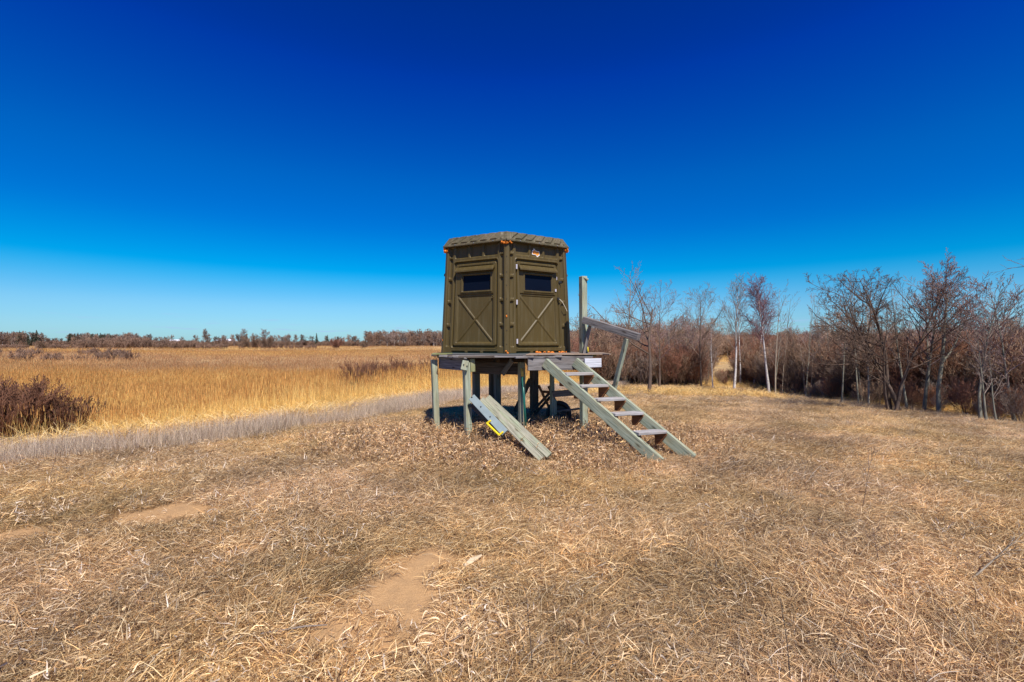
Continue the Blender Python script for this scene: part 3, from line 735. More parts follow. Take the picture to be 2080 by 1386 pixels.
bT = [shrub_tree(2.6, 600 + k_, 11, .32, (6, 5), .0042, .013) for k_ in range(5)] + [tree_meshes('dense', 4.8, .04, (0, 0), 620 + k_, over=dict(rmin=.007)) for k_ in range(3)]
bM = [(MB_dark, MT_brown), (MB_dark, MT_grey), (MB_dark, MT_red), (MB_grey, MT_brown), (MB_dark, MT_shrub), (MB_grey, MT_brown), (MB_pale, MT_purple), (MB_grey, MT_brown)]
def build_brush():
    pr = brush_protos('brush', bT, bM)
    xs, ys, ss, ix = [], [], [], []
    def add(x_, y_, s_, i0, i1):
        xs.append(x_); ys.append(y_); ss.append(s_); ix.append(rng.integers(i0, i1, len(x_)))
    # wood on the right, behind the front row
    n_ = 2000; px = rng.uniform(1545, 2260, n_); kx = [1545, 1640, 1750, 1850, 1950, 2080, 2260]; ky = [ground_at(a_, b_).y for a_, b_ in zip(kx, [794, 806, 820, 832, 842, 856, 872])]
    dn = np.interp(px, kx, ky) + .8; d = dn + rng.uniform(0, 1, n_) ** 1.5 * 45
    add((px - 1040) / 950 * d, d, rng.uniform(.55, .98, n_) * (.88 + .010 * d), 0, 5)
    n_ = 60; px = rng.uniform(1840, 2200, n_); dn = np.interp(px, [1840, 2080, 2260], [17.0, 13.8, 13]); d = dn + rng.uniform(0, 4, n_)
    add((px - 1040) / 950 * d, d, rng.uniform(.35, .7, n_), 0, 5)
    # wood behind the stairs up to the gap
    n_ = 1000; px = rng.uniform(1150, 1432, n_); d = 32 + rng.uniform(0, 1, n_) * 45
    add((px - 1040) / 950 * d, d, rng.uniform(.85, 1.25, n_) * (.8 + .004 * d), 0, 5)
    n_ = 170; px = rng.uniform(1170, 1440, n_); d = 33 + rng.uniform(0, 1, n_) * 40
    add((px - 1040) / 950 * d, d, rng.uniform(.75, 1.1, n_), 5, 8)
    n_ = 110; px = rng.uniform(1590, 2260, n_); d = np.interp(px, [1590, 1700, 1900, 2080, 2260], [32, 24, 20, 18, 17]) + rng.uniform(0, 40, n_)
    add((px - 1040) / 950 * d, d, rng.uniform(.6, 1.0, n_), 5, 8)
    n_ = 34; px = rng.uniform(1425, 1500, n_); d = rng.uniform(31, 44, n_)
    add((px - 1040) / 950 * d, d, rng.uniform(.18, .42, n_), 0, 5)
    n_ = 200; px = rng.uniform(1505, 1600, n_); d = rng.uniform(33, 52, n_)
    add((px - 1040) / 950 * d, d, rng.uniform(.7, 1.1, n_), 0, 5)
    n_ = 150; px = rng.uniform(1560, 2260, n_); d = np.interp(px, kx, ky) + rng.uniform(-1.2, 2.5, n_)
    add((px - 1040) / 950 * d, d, rng.uniform(.14, .42, n_), 0, 5)
    # wooded rise far behind, closing the gap
    n_ = 2600; px = rng.uniform(1150, 2300, n_); d = rng.uniform(85, 190, n_)
    add((px - 1040) / 950 * d, d, rng.uniform(1.3, 2.0, n_), 0, 8)
    x_ = np.concatenate(xs); y_ = np.concatenate(ys); s_ = np.concatenate(ss); i_ = np.concatenate(ix); m_ = len(x_)
    z_ = height(x_, y_)
    s_ = np.where(i_ >= 5, s_ * np.where(y_ > 80, .62, 1), s_)
    t = rng.uniform(.75, 1.45, (m_, 1)) * np.array([[1.03, 1.0, .94]])
    points_object('bare_brush_thicket', np.stack([x_, y_, z_], -1), np.stack([rng.normal(0, .06, m_), rng.normal(0, .06, m_), rng.uniform(0, 6.28, m_)], -1),
                  np.stack([s_, s_, s_ * rng.uniform(.8, 1.1, m_)], -1), i_, t, pr, 'dense reddish brown bare brush filling the wood', 'brush')
build_brush()

# far treeline across the marsh
def conifer(h_, seed):
    T = Tree(seed); rg = T.rg
    T.big.append((np.array([[0, 0, 0], [0, 0, h_ * .5], [0, 0, h_]]), np.array([.14, .09, .02]), 5))
    for k_ in range(150):
        t = rg.uniform(.08, .98); a_ = rg.uniform(0, 6.28); L = (1 - t) * h_ * .24 + .15
        p = np.array([0, 0, t * h_]); e_ = p + np.array([math.cos(a_) * L, math.sin(a_) * L, -.25 * L])
        T.small.append((np.array([p, (p + e_) / 2 + [0, 0, .05], e_]), np.array([.10, .13, .03]), 3))
    return T
M_conifer = mat_bark('dark_conifer_needles', (.05, .06, .04), (.09, .095, .06))
farT = [tree_meshes('dense', 8, .10, (0, 0), 700 + k_, over=dict(rmin=.035)) for k_ in range(4)] + [shrub_tree(4.2, 710 + k_, 10, .5, (5, 3), .035, .05) for k_ in range(3)] + [conifer(8.5, 720 + k_) for k_ in range(2)]
farM = [(MB_pale, MT_brown), (MB_pale, MT_brown), (MB_dark, MT_dark), (MB_white, MT_grey), (MB_dark, MT_brown), (MB_dark, MT_brown), (MB_dark, MT_brown), (MB_dark, M_conifer), (MB_dark, M_conifer)]
def build_far():
    pr = brush_protos('far_tree', farT, farM)
    xs, ys, ss, ix = [], [], [], []
    def seg(px0, px1, n_, s0, s1, ids, d0=285, d1=330):
        px = rng.uniform(px0, px1, n_); d = rng.uniform(d0, d1, n_)
        xs.append((px - 1040) / 950 * d); ys.append(d); ss.append(rng.uniform(s0, s1, n_)); ix.append(rng.choice(ids, n_))
    seg(-150, 1200, 1900, .50, .92, [4, 5, 6])                        # low brown brush all along
    seg(-150, 92, 120, .7, 1.12, [0, 1, 2, 3]); seg(-150, 80, 26, .8, 1.30, [7, 8]); seg(90, 140, 12, .5, .7, [0, 1, 2]); seg(140, 305, 90, .65, 1.05, [0, 1, 2, 3]); seg(140, 225, 30, .8, 1.15, [7, 8])
    seg(300, 600, 46, .5, .95, [0, 1, 2, 3]); seg(600, 745, 16, .45, .6, [0, 1, 2, 3]); seg(745, 1200, 340, .7, 1.25, [0, 1, 3]); seg(600, 760, 14, .8, 1.0, [0, 2, 7])
    # reddish brush island in front of it, left
    seg(160, 300, 150, .75, 1.15, [4, 5], 190, 225); seg(300, 400, 80, .55, .95, [5, 6], 190, 220); seg(-60, 160, 60, .42, .6, [4, 5], 180, 200); seg(400, 460, 40, .45, .62, [4, 5], 185, 205)
    seg(520, 640, 30, .42, .55, [4, 5], 190, 210); seg(-20, 260, 34, .36, .52, [4, 5], 62, 100)
    x_ = np.concatenate(xs); y_ = np.concatenate(ys); s_ = np.concatenate(ss); i_ = np.concatenate(ix); m_ = len(x_)
    points_object('far_treeline', np.stack([x_, y_, height(x_, y_)], -1), np.stack([np.zeros(m_), np.zeros(m_), rng.uniform(0, 6.28, m_)], -1),
                  np.stack([s_, s_, s_], -1), i_, rng.uniform(.85, 1.2, (m_, 1)) * np.array([[1.05, 1.0, 1.0]]), pr, 'distant bare trees and brush along the far side of the marsh', 'treeline')
build_far()
def far_thing(name, T, px, d, scale, mt, mc, label, cat, group=None):
    x_ = (px - 1040) / 950 * d
    return make_tree(name, T, Vector((x_, d, H(x_, d))), mt, mc, label, cat, group, rz=random.uniform(0, 6), scale=scale)
fs = lambda s_: shrub_tree(3.0, s_, 14, .75, (6, 4), .02, .03)
far_thing('round_bush', fs(801), 510, 190, 2.0, MB_dark, MT_brown, 'round dark bush in the marsh, left one of the two below the white sheds', 'bush')
far_thing('round_bush', fs(802), 541, 190, 1.9, MB_dark, MT_brown, 'round dark bush in the marsh, right one of the two below the white sheds', 'bush')
far_thing('round_bush', fs(803), 683, 195, 1.9, MB_dark, MT_red, 'dark bush far out in the marsh with a taller right side', 'bush')
far_thing('round_bush', fs(804), 738, 190, 1.5, MB_dark, MT_brown, 'dark low bush far out in the marsh, nearest the blind', 'bush')
far_thing('round_bush', fs(805), 492, 188, 1.2, MB_dark, MT_brown, 'tiny bush at the foot of the round bushes below the sheds', 'bush')
far_thing('round_bush', fs(806), 88, 160, 1.2, MB_dark, MT_brown, 'small grey bush in front of the far yellow strip', 'bush')
far_thing('conifer_tree', conifer(8.5, 811), 40, 290, 1.25, MB_dark, M_conifer, 'tallest dark conifer of the distant treeline', 'tree')
far_thing('conifer_tree', conifer(8.5, 812), 643, 290, 1.05, MB_dark, M_conifer, 'lone thin spire tree in the distant treeline above open marsh', 'tree')
far_thing('birch_tree', tree_meshes('birch', 9, .12, (.05, 0), 813, over=dict(rmin=.03)), 415, 288, 1.15, MB_white, MT_grey, 'white trunked tree standing out in the distant treeline by the sheds', 'tree')
far_thing('bare_tree', tree_meshes('dense', 9, .12, (0, 0), 814, over=dict(rmin=.035)), 541, 288, 1.15, MB_dark, MT_purple, 'tall round crowned tree in the distant treeline above the two bushes', 'tree')
far_thing('bare_tree', tree_meshes('dense', 9, .12, (0, 0), 815, over=dict(rmin=.035)), 491, 288, 1.1, MB_pale, MT_purple, 'purple crowned tree in the distant treeline right of the white sheds', 'tree')

# near shrubs in the marsh
def big_shrub(bx, by, dd, hgt, seed, stems, flare, label, mc, scale=(1, 1, 1)):
    x_ = (bx - 1040) / 950 * dd; T = shrub_tree(hgt, seed, stems, flare, (7, 5), .005, .015)
    o = make_tree('red_twig_shrub', T, Vector((x_, dd, H(x_, dd))), MB_dark, mc, label, 'shrub'); o.scale = scale; return o
big_shrub(45, 885, 13.4, 1.75, 901, 70, .55, 'large dark red brown shrub at the marsh edge by the picture border', MT_shrub)
big_shrub(125, 880, 13.9, 1.4, 902, 46, .8, 'lower spreading twiggy shrub joined to the large one at the marsh edge', MT_shrub)
big_shrub(-40, 885, 13.8, 1.85, 903, 40, .55, 'tall twiggy shrub cut by the picture border at the marsh edge', MT_shrub)
big_shrub(742, 812, 26.5, 2.05, 904, 50, .75, 'low red twig shrub in the reeds, left of its pair', MT_shrub)
big_shrub(797, 812, 26.0, 2.0, 905, 50, .75, 'low red twig shrub in the reeds, between its pair and the blind', MT_shrub)
big_shrub(876, 815, 25.0, 1.9, 906, 36, .5, 'small brown shrub in the reeds just left of the platform post', MT_shrub)
big_shrub(925, 812, 25.5, 1.8, 907, 34, .5, 'small brown shrub in the reeds seen between the platform posts', MT_shrub)

# ------------------------------------------------------------------ simple solid helpers
def bm_obj(name, bm, mat, parent=None, loc=None, smoothed=False):
    me_ = bpy.data.meshes.new(name); bm.to_mesh(me_); bm.free()
    if smoothed: me_.polygons.foreach_set('use_smooth', np.full(len(me_.polygons), True))
    me_.materials.append(mat); return link(name, me_, parent, loc)
def box_bm(lx, ly, lz, bev=.004, jit=0, cx=0, cy=0, cz=0):
    bm = bmesh.new(); bmesh.ops.create_cube(bm, size=1)
    for v in bm.verts: v.co = Vector((v.co.x * lx + cx, v.co.y * ly + cy, v.co.z * lz + cz)) + Vector([random.uniform(-jit, jit) for _ in range(3)])
    if bev: bmesh.ops.bevel(bm, geom=bm.edges[:], offset=bev, segments=1, affect='EDGES')
    return bm
def beam(name, p0, p1, w_, t_, mat, parent, up=Vector((0, 0, 1)), roll=0, bev=.005, jit=.003):
    """a length of lumber from p0 to p1: w_ wide (sideways), t_ deep along 'up'; local X runs along it"""
    p0, p1 = Vector(p0), Vector(p1); x_ = (p1 - p0); L = x_.length; x_.normalize()
    y_ = Vector(up).cross(x_).normalized(); z_ = x_.cross(y_)
    rot = Matrix((x_, y_, z_)).transposed().to_4x4() @ Matrix.Rotation(roll, 4, 'X')
    o = bm_obj(name, box_bm(L, w_, t_, bev, jit), mat, parent)
    M_ = Matrix.Translation((p0 + p1) / 2) @ rot
    o.matrix_basis = (Matrix.Translation(-parent.location) @ M_) if parent else M_
    return o

def tube_obj(name, pts_, rad_, sides, mat, parent, smoothed=True):
    v, f_ = tubes([(np.array([list(p_) for p_ in pts_]), np.array(rad_), sides)])
    off_ = np.array(parent.location) if parent else 0
    caps = [np.arange(sides)[::-1].reshape(1, -1), (np.arange(sides) + sides * (len(pts_) - 1)).reshape(1, -1)]
    me_ = numpy_mesh(name, v - off_, [f_] + caps, [mat], smoothed=smoothed); return link(name, me_, parent)

W_green = mat_wood('treated_green_lumber', (.19, .22, .155), (.44, .47, .35), (.32, .28, .16), .6)
W_grey = mat_wood('weathered_grey_lumber', (.10, .09, .082), (.30, .275, .262), (.18, .15, .13), .5)
W_tread = mat_wood('sunlit_tone_tread_board', (.24, .225, .215), (.50, .475, .46), (.34, .27, .21), .5)  # paler than the grey lumber: light from above put into the colour
W_pale = mat_wood('silver_grey_board', (.52, .52, .55), (.74, .74, .78), (.50, .50, .52), .4)
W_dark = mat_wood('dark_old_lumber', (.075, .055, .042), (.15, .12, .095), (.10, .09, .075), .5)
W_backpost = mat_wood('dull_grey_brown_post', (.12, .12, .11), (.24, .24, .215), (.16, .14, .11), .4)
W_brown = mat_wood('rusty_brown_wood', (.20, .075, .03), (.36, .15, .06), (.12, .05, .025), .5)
W_moss = mat_wood('mossy_plank', (.15, .16, .05), (.30, .29, .12), (.36, .34, .26), .5)
W_ply = mat_wood('weathered_plywood', (.24, .17, .115), (.38, .28, .20), (.18, .15, .13), .5)
W_lichen = mat_wood('lichened_old_plank', (.19, .18, .12), (.44, .41, .31), (.31, .37, .22), .6, .8)
M_galv = mat_plain('bluish_painted_board', (.22, .27, .27), .6, 0, .25, 9)
M_yellow = mat_plain('yellow_plastic', (.78, .60, .015), .4, 0, .06)
M_greenp = mat_plain('dark_green_plastic', (.008, .10, .075), .35, 0, .15)
M_tan = mat_plain('yellow_tan_sleeve', (.62, .44, .09), .5, 0, .15)
M_black = mat_plain('black_rubber', (.012, .012, .013), .6, 0, .2)
M_foam = mat_plain('orange_expanding_foam', (.72, .20, .012), .7, 0, .35, 45)
M_bolt = mat_plain('dark_bolt', (.06, .05, .045), .45, .8)
M_zinc = mat_plain('zinc_hinge', (.66, .60, .62), .4, .35, .15, 60)

# olive moulded plastic of the blind
m, n, bs = new_mat('olive_plastic'); M_olive = m
tcn = N(n, 'ShaderNodeTexCoord')
g1 = noise(n, tcn.outputs['Object'], 2.5, 3); g2 = noise(n, tcn.outputs['Object'], 60, 4)
c = mixc(n, g1, (.073, .050, .014), (.092, .064, .019))
c = mixc(n, rampn(n, g2, [(.56, (0, 0, 0)), (.80, (.20, .20, .20))]), c, (.17, .135, .07))
mpv = N(n, 'ShaderNodeMapping'); mpv.inputs['Scale'].default_value = (14, 14, .9); n.links.new(tcn.outputs['Object'], mpv.inputs[0])
c = mixc(n, rampn(n, noise(n, mpv.outputs[0], 1.6, 5, .6), [(.48, (0, 0, 0)), (.78, (.45, .45, .45))]), c, (.15, .125, .07))
c = mixc(n, rampn(n, noise(n, mpv.outputs[0], 3.1, 4, .6), [(.30, (.35, .35, .35)), (.46, (0, 0, 0))]), c, (.045, .035, .014))
n.links.new(c, bs.inputs['Base Color']); bs.inputs['Roughness'].default_value = .46; bs.inputs['Specular IOR Level'].default_value = .28
bump(n, g2, bs, .06, .002)
m, n, bs = new_mat('faded_roof_plastic'); M_roof = m
tcn = N(n, 'ShaderNodeTexCoord'); g1 = noise(n, tcn.outputs['Object'], 3.0, 4); g2 = noise(n, tcn.outputs['Object'], 40, 4)
c = mixc(n, rampn(n, g1, [(.4, (0, 0, 0)), (.62, (1, 1, 1))]), (.070, .060, .024), (.125, .098, .052))
c = mixc(n, rampn(n, g2, [(.5, (0, 0, 0)), (.8, (.4, .4, .4))]), c, (.30, .26, .19))
n.links.new(c, bs.inputs['Base Color']); bs.inputs['Roughness'].default_value = .55
m, n, bs = new_mat('dark_window'); M_glass = m
bs.inputs['Base Color'].default_value = (.004, .006, .014, 1); bs.inputs['Roughness'].default_value = .25; bs.inputs['Specular IOR Level'].default_value = .08

# ------------------------------------------------------------------ wooden platform
DECK = 1.385
plat = empty('wooden_platform', (0, 8.8, H(0, 8.8)), label='raised grey wooden platform on posts carrying the olive hunting blind', cat='platform')
poly = [(-1.34, 8.12), (-.74, 7.25), (.15, 7.42), (1.38, 7.84), (1.50, 9.2), (1.25, 10.9), (-1.2, 10.9), (-1.58, 9.4)]
def xr(y_):
    xs_ = []
    for (x0, y0), (x1, y1) in zip(poly, poly[1:] + poly[:1]):
        if (y0 - y_) * (y1 - y_) < 0: xs_.append(x0 + (x1 - x0) * (y_ - y0) / (y1 - y0))
    return (min(xs_), max(xs_)) if len(xs_) >= 2 else None
yy = 7.34; k = 0
while yy < 10.85:
    r_ = xr(yy)
    if r_ and r_[1] - r_[0] > .3:
        a_, b_ = r_[0] + random.uniform(-.05, .04), r_[1] + random.uniform(-.04, .05)
        beam('deck_board', (a_, yy, DECK - .018 - random.uniform(0, .004)), (b_, yy, DECK - .018 - random.uniform(0, .004)), .135, .034,
             W_moss if k == 5 else (W_grey if k % 3 else W_dark), plat, jit=.002)
    yy += .146; k += 1
beam('mossy_board', (-1.36, 8.0, DECK + .012), (-1.02, 8.0, DECK + .012), .14, .026, W_moss, plat)
# thin plywood sheet under the right half of the blind
bm = bmesh.new(); vs = [bm.verts.new((x_, y_, 0)) for x_, y_ in ((.22, 7.42), (1.66, 7.84), (1.74, 9.0), (.4, 9.0))]
f = bm.faces.new(vs); e = bmesh.ops.extrude_face_region(bm, geom=[f]); bmesh.ops.translate(bm, vec=(0, 0, .014), verts=[v for v in e['geom'] if isinstance(v, bmesh.types.BMVert)])
bmesh.ops.recalc_face_normals(bm, faces=bm.faces[:])
o = bm_obj('plywood_sheet', bm, W_ply, plat); o.location = Vector((0, 0, DECK + .004)) - plat.location
def post(name, pt, pb, d, w_, mat, rz=0, gz=None, d2=None):
    top = P(pt[0], pt[1], d); bot = P(pb[0], pb[1], d2 or d); bot.z = min(bot.z, H(bot.x, bot.y) - .25) if gz is None else gz
    return beam(name, bot, top, w_, w_, mat, plat, up=Vector((math.sin(rz), -math.cos(rz), 0)))
post('post', (881.5, 731), (889, 873), 8.10, .098, W_green, .42)
post('post', (947, 737), (953, 902), 7.32, .098, W_green, .50)
post('post', (1059, 736), (1061, 885), 7.78, .098, W_green, .45)
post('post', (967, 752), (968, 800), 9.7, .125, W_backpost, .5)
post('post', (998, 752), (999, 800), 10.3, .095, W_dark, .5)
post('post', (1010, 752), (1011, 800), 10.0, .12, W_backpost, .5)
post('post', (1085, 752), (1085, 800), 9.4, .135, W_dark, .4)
post('post', (1121, 752), (1123, 838), 8.7, .075, W_green, .3)
post('tall_post', (1184, 562), (1186, 840), 8.15, .108, W_green, .42)
beam('post_cap', P(1184, 563, 8.13), P(1194, 569, 8.13), .09, .035, W_green, plat)
beam('edge_beam', (-1.26, 8.12, 1.235), (-.70, 7.36, 1.235), .04, .185, W_grey, plat)
beam('edge_strip', (-1.28, 8.10, 1.345), (-.72, 7.27, 1.345), .05, .030, W_grey, plat)
beam('edge_beam', (.25, 7.45, 1.24), (1.27, 7.77, 1.24), .04, .195, W_grey, plat)
beam('edge_strip', (.05, 7.39, 1.352), (1.34, 7.80, 1.352), .06, .030, W_grey, plat)
beam('end_board', P(1187, 738, 7.70), P(1221, 737, 7.78), .04, .15, W_pale, plat)
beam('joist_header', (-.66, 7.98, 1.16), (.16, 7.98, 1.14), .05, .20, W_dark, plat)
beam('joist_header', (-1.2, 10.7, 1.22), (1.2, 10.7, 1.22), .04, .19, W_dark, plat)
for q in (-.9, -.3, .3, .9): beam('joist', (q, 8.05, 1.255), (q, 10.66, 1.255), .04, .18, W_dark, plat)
beam('diagonal_brace', P(1021, 760, 7.9), P(1040, 732, 7.7), .03, .09, W_backpost, plat)
beam('post_cleat', P(946, 733, 7.24), P(942, 752, 7.22), .10, .04, W_green, plat, up=Vector((0, -1, 0)))
beam('corner_cleat', P(959, 729, 7.36), P(960, 755.5, 7.36), .075, .06, W_moss, plat, up=Vector((.4, -1, 0)))
for (bx, by) in ((942, 741), (948.5, 744)):
    bm = bmesh.new(); bmesh.ops.create_cone(bm, cap_ends=True, segments=8, radius1=.011, radius2=.009, depth=.012)
    o = bm_obj('bolt', bm, M_bolt, plat); p = P(bx, by, 7.205); o.location = p - plat.location; o.rotation_euler = (R(90), 0, 0)
beam('cross_board', P(1123, 801, 8.62), P(1193, 795, 8.25), .035, .115, W_grey, plat)
beam('cross_board', P(1132, 836, 8.75), P(1190, 829, 8.3), .12, .035, W_grey, plat)
beam('short_stake', P(1128, 812, 8.7), P(1129, 842, 8.7), .05, .04, W_green, plat)
beam('diagonal_brace', P(1046, 836, 9.3), P(1078, 770, 9.3), .04, .09, W_dark, plat)

o = tube_obj('marker_rod', [P(1193, 738, 8.25), P(1194, 714, 8.25)], [.005, .004], 6, W_pale, plat)
o = tube_obj('yellow_marker', [P(1194, 716, 8.25), P(1194, 709, 8.25), P(1194, 705, 8.25)], [.020, .012, .005], 8, M_yellow, plat)

# stairs with their handrail
st = empty('wooden_staircase', (1.95, 6.4, H(1.95, 6.4)), label='open wooden stairs with one sloping handrail leading up to the platform', cat='stairs')
T1, T2 = Vector((.525, 7.49, 1.345)), Vector((1.03, 7.65, 1.345))
B1 = Vector((1.99, 6.28, H(1.99, 6.28) + .06)); B2 = Vector((2.50, 6.47, H(2.5, 6.47) + .06))
def along(A, B, t, off=0): return A + (B - A) * t
upv = Vector((0, 0, 1))
T1b = T1 + Vector((0, 0, -.07)); T2b = T2 + Vector((0, 0, -.07)); 
beam('stringer', B1 + Vector((0, 0, -.05)), T1b, .062, .155, W_green, st)
beam('stringer', B2 + Vector((0, 0, -.05)), T2b, .062, .155, W_green, st)
for i_, t in enumerate((.165, .305, .45, .60, .785)):
    a_ = along(T1b, B1, t); b_ = along(T2b, B2, t); z_ = (a_.z + b_.z) / 2 + .03
    dv = (b_ - a_).normalized(); fw = Vector((.75, -.66, 0))
    a2 = a_ + dv * .033; b2 = b_ - dv * .033; a2.z = b2.z = z_
    beam('tread', a2 + fw * .02, b2 + fw * .02, .17, .040, W_tread, st)
    for nm, q, sgn in (('tread_bracket', b_ - dv * .055, 1), ('tread_bracket', a_ + dv * .055, -1)):
        bm = bmesh.new(); hh = .17; dd_ = .17
        prof = [(-.085, 0), (.085, 0), (.085, -.03), (-.02, -hh), (-.085, -hh)]
        vs = [bm.verts.new((x_, -.018, z2)) for x_, z2 in prof]; f = bm.faces.new(vs)
        e = bmesh.ops.extrude_face_region(bm, geom=[f]); bmesh.ops.translate(bm, vec=(0, .036, 0), verts=[v for v in e['geom'] if isinstance(v, bmesh.types.BMVert)])
        bmesh.ops.recalc_face_normals(bm, faces=bm.faces[:])
        o = bm_obj(nm, bm, W_brown, st); o.rotation_euler = (0, 0, math.atan2(fw.y, fw.x))
        o.location = Vector((q.x, q.y, z_ - .021)) - st.location
beam('rail', P(1186, 650, 8.02), P(1298, 685, 7.22), .09, .115, W_grey, st)
beam('baluster', P(1199, 660, 8.02), P(1181, 738, 8.05), .045, .10, W_grey, st, up=Vector((0, -1, 0)))
beam('baluster', P(1273, 688, 7.36), P(1246, 796, 7.58), .045, .10, W_green, st, up=Vector((.3, -1, 0)))
bm = bmesh.new(); bmesh.ops.create_cone(bm, cap_ends=True, segments=8, radius1=.011, radius2=.009, depth=.012)
o = bm_obj('bolt', bm, M_bolt, st); o.location = P(1244, 782, 7.50) - st.location; o.rotation_euler = (R(90), 0, 0)

# planks leaning on the front post
lp = empty('leaning_planks', (-.1, 7.0, H(-.1, 7.0)), label='pair of long lichened old planks leaning side by side from the post to the ground', cat='planks')
upn = Vector((-.45, -.55, .70))
beam('plank', P(990, 808, 7.42), P(1116, 926, 6.40), .10, .045, W_lichen, lp, up=upn)
beam('plank', P(978, 812, 7.38), P(1101, 933, 6.36), .10, .045, W_lichen, lp, up=upn)
beam('plank', P(958, 822, 7.28), P(1030, 893, 6.95), .07, .04, W_dark, lp, up=upn)
lb = empty('handled_board', (-.5, 7.1, H(-.5, 7.1)), label='short bluish grey board with a yellow handle, lying on the leaning planks', cat='board')
q0, q1 = P(958, 807, 7.22), P(1026, 880, 6.80)
beam('board', q0, q1, .115, .04, M_galv, lb, up=upn)
dirv = (q1 - q0).normalized(); sidev = upn.cross(dirv).normalized()
hp0 = P(989, 860, 6.93); hp1 = P(1014, 884, 6.78)
pts = [P(996, 855, 6.92), hp0, hp1, P(1021, 878, 6.78)]
for a_, b_ in zip(pts[:-1], pts[1:]):
    ex = (b_ - a_).normalized() * .012
    beam('handle', a_ - ex, b_ + ex, .030, .026, M_yellow, lb, up=upn, bev=.008, jit=0)
for bx, by in ((959, 811), (979, 829), (998, 849)):
    bm = bmesh.new(); bmesh.ops.create_cone(bm, cap_ends=True, segments=8, radius1=.012, radius2=.010, depth=.01)
    o = bm_obj('bolt', bm, M_bolt, lb); t_ = (bx - 958) / 68.0; p = q0.lerp(q1, max(.03, t_)) + upn.normalized() * .024
    o.location = p - lb.location; o.rotation_euler = upn.to_track_quat('Z', 'Y').to_euler()

# green pole with yellow sleeve
gp = empty('marker_pole', P(1068, 880, 7.6), label='dark green pole with yellow top leaning against the middle front post', cat='pole'); gp.location.z = H(gp.location.x, 7.6)
pa, pb, pc_ = P(1069, 884, 7.60), P(1061.5, 765, 7.66), P(1059.5, 748, 7.67)
tube_obj('shaft', [pa, pa.lerp(pb, .5), pb], [.020, .020, .020], 12, M_greenp, gp)
tube_obj('sleeve', [pb, pc_], [.022, .022], 12, M_tan, gp)
wc = tube_obj('hook', [P(1066, 790, 7.66), P(1067, 770, 7.67), P(1068, 760, 7.67), P(1071, 758, 7.67)], [.004] * 4, 6, M_tan, gp)

# folded dark sawhorse under the deck
sh = empty('sawhorse', (.75, 9.1, H(.75, 9.1)), label='dark brown crossed leg sawhorse standing under the deck behind the stairs', cat='sawhorse')
beam('leg', P(1094, 783, 9.1), P(1122, 842, 9.1), .05, .07, W_brown, sh, up=Vector((0, -1, 0)))
beam('leg', P(1114, 785, 9.15), P(1128, 815, 9.15), .05, .07, W_brown, sh, up=Vector((0, -1, 0)))
beam('leg', P(1124, 790, 9.2), P(1080, 838, 9.2), .05, .06, W_dark, sh, up=Vector((0, -1, 0)))
beam('leg', P(1118, 806, 9.3), P(1086, 842, 9.3), .05, .06, W_dark, sh, up=Vector((0, -1, 0)))
beam('crossbar', P(1098, 796, 9.14), P(1124, 797, 9.12), .04, .05, W_brown, sh)

# dark wheel half buried under the stairs
wl = empty('old_wheel', P(1135, 840, 8.9), label='black wheel half hidden in the weeds under the stairs', cat='wheel')
bm = bmesh.new(); R1, r1, ns, mr = .20, .045, 40, 10
rings = []
for i_ in range(ns):
    a_ = i_ / ns * 2 * math.pi; rings.append([bm.verts.new(((R1 + r1 * math.cos(b_)) * math.cos(a_), r1 * .9 * math.sin(b_), (R1 + r1 * math.cos(b_)) * math.sin(a_))) for b_ in [q_ / mr * 2 * math.pi for q_ in range(mr)]])
for i_ in range(ns):
    for j_ in range(mr): bm.faces.new((rings[i_][j_], rings[(i_ + 1) % ns][j_], rings[(i_ + 1) % ns][(j_ + 1) % mr], rings[i_][(j_ + 1) % mr]))
bm_obj('tyre', bm, M_black, wl, smoothed=True)
bm = bmesh.new(); bmesh.ops.create_cone(bm, cap_ends=True, segments=32, radius1=.165, radius2=.15, depth=.03); bmesh.ops.rotate(bm, verts=bm.verts, matrix=Matrix.Rotation(R(90), 3, 'X'))
bm_obj('rim', bm, mat_plain('dark_wheel_disc', (.03, .03, .032), .5), wl)

# ------------------------------------------------------------------ the hunting blind
S_ = 1.365; HB = 1.955; TAPER = .925; AP = S_ * math.sqrt(3) / 2
BC = Vector((-.125, 8.02 + S_, DECK + .020))
blind = empty('hunting_blind', BC, R(1.5), label='olive green six sided hunting blind with dark windows, standing on the wooden platform', cat='hunting blind')
def fp(u, v, h):
    k_ = 1 - (1 - TAPER) * v
    return np.stack([(u - .5) * S_ * k_, -AP * k_ - h, v * HB], -1)
def rbox(U, V_, u0, v0, u1, v1, r, soft=.012):
    x_ = U * S_; y_ = V_ * HB; cx, cy = (u0 + u1) / 2 * S_, (v0 + v1) / 2 * HB; hx, hy = (u1 - u0) / 2 * S_, (v1 - v0) / 2 * HB
    qx = np.abs(x_ - cx) - hx + r; qy = np.abs(y_ - cy) - hy + r
    d_ = np.hypot(np.maximum(qx, 0), np.maximum(qy, 0)) + np.minimum(np.maximum(qx, qy), 0) - r
    return 1 - smooth(-soft, 0, d_)
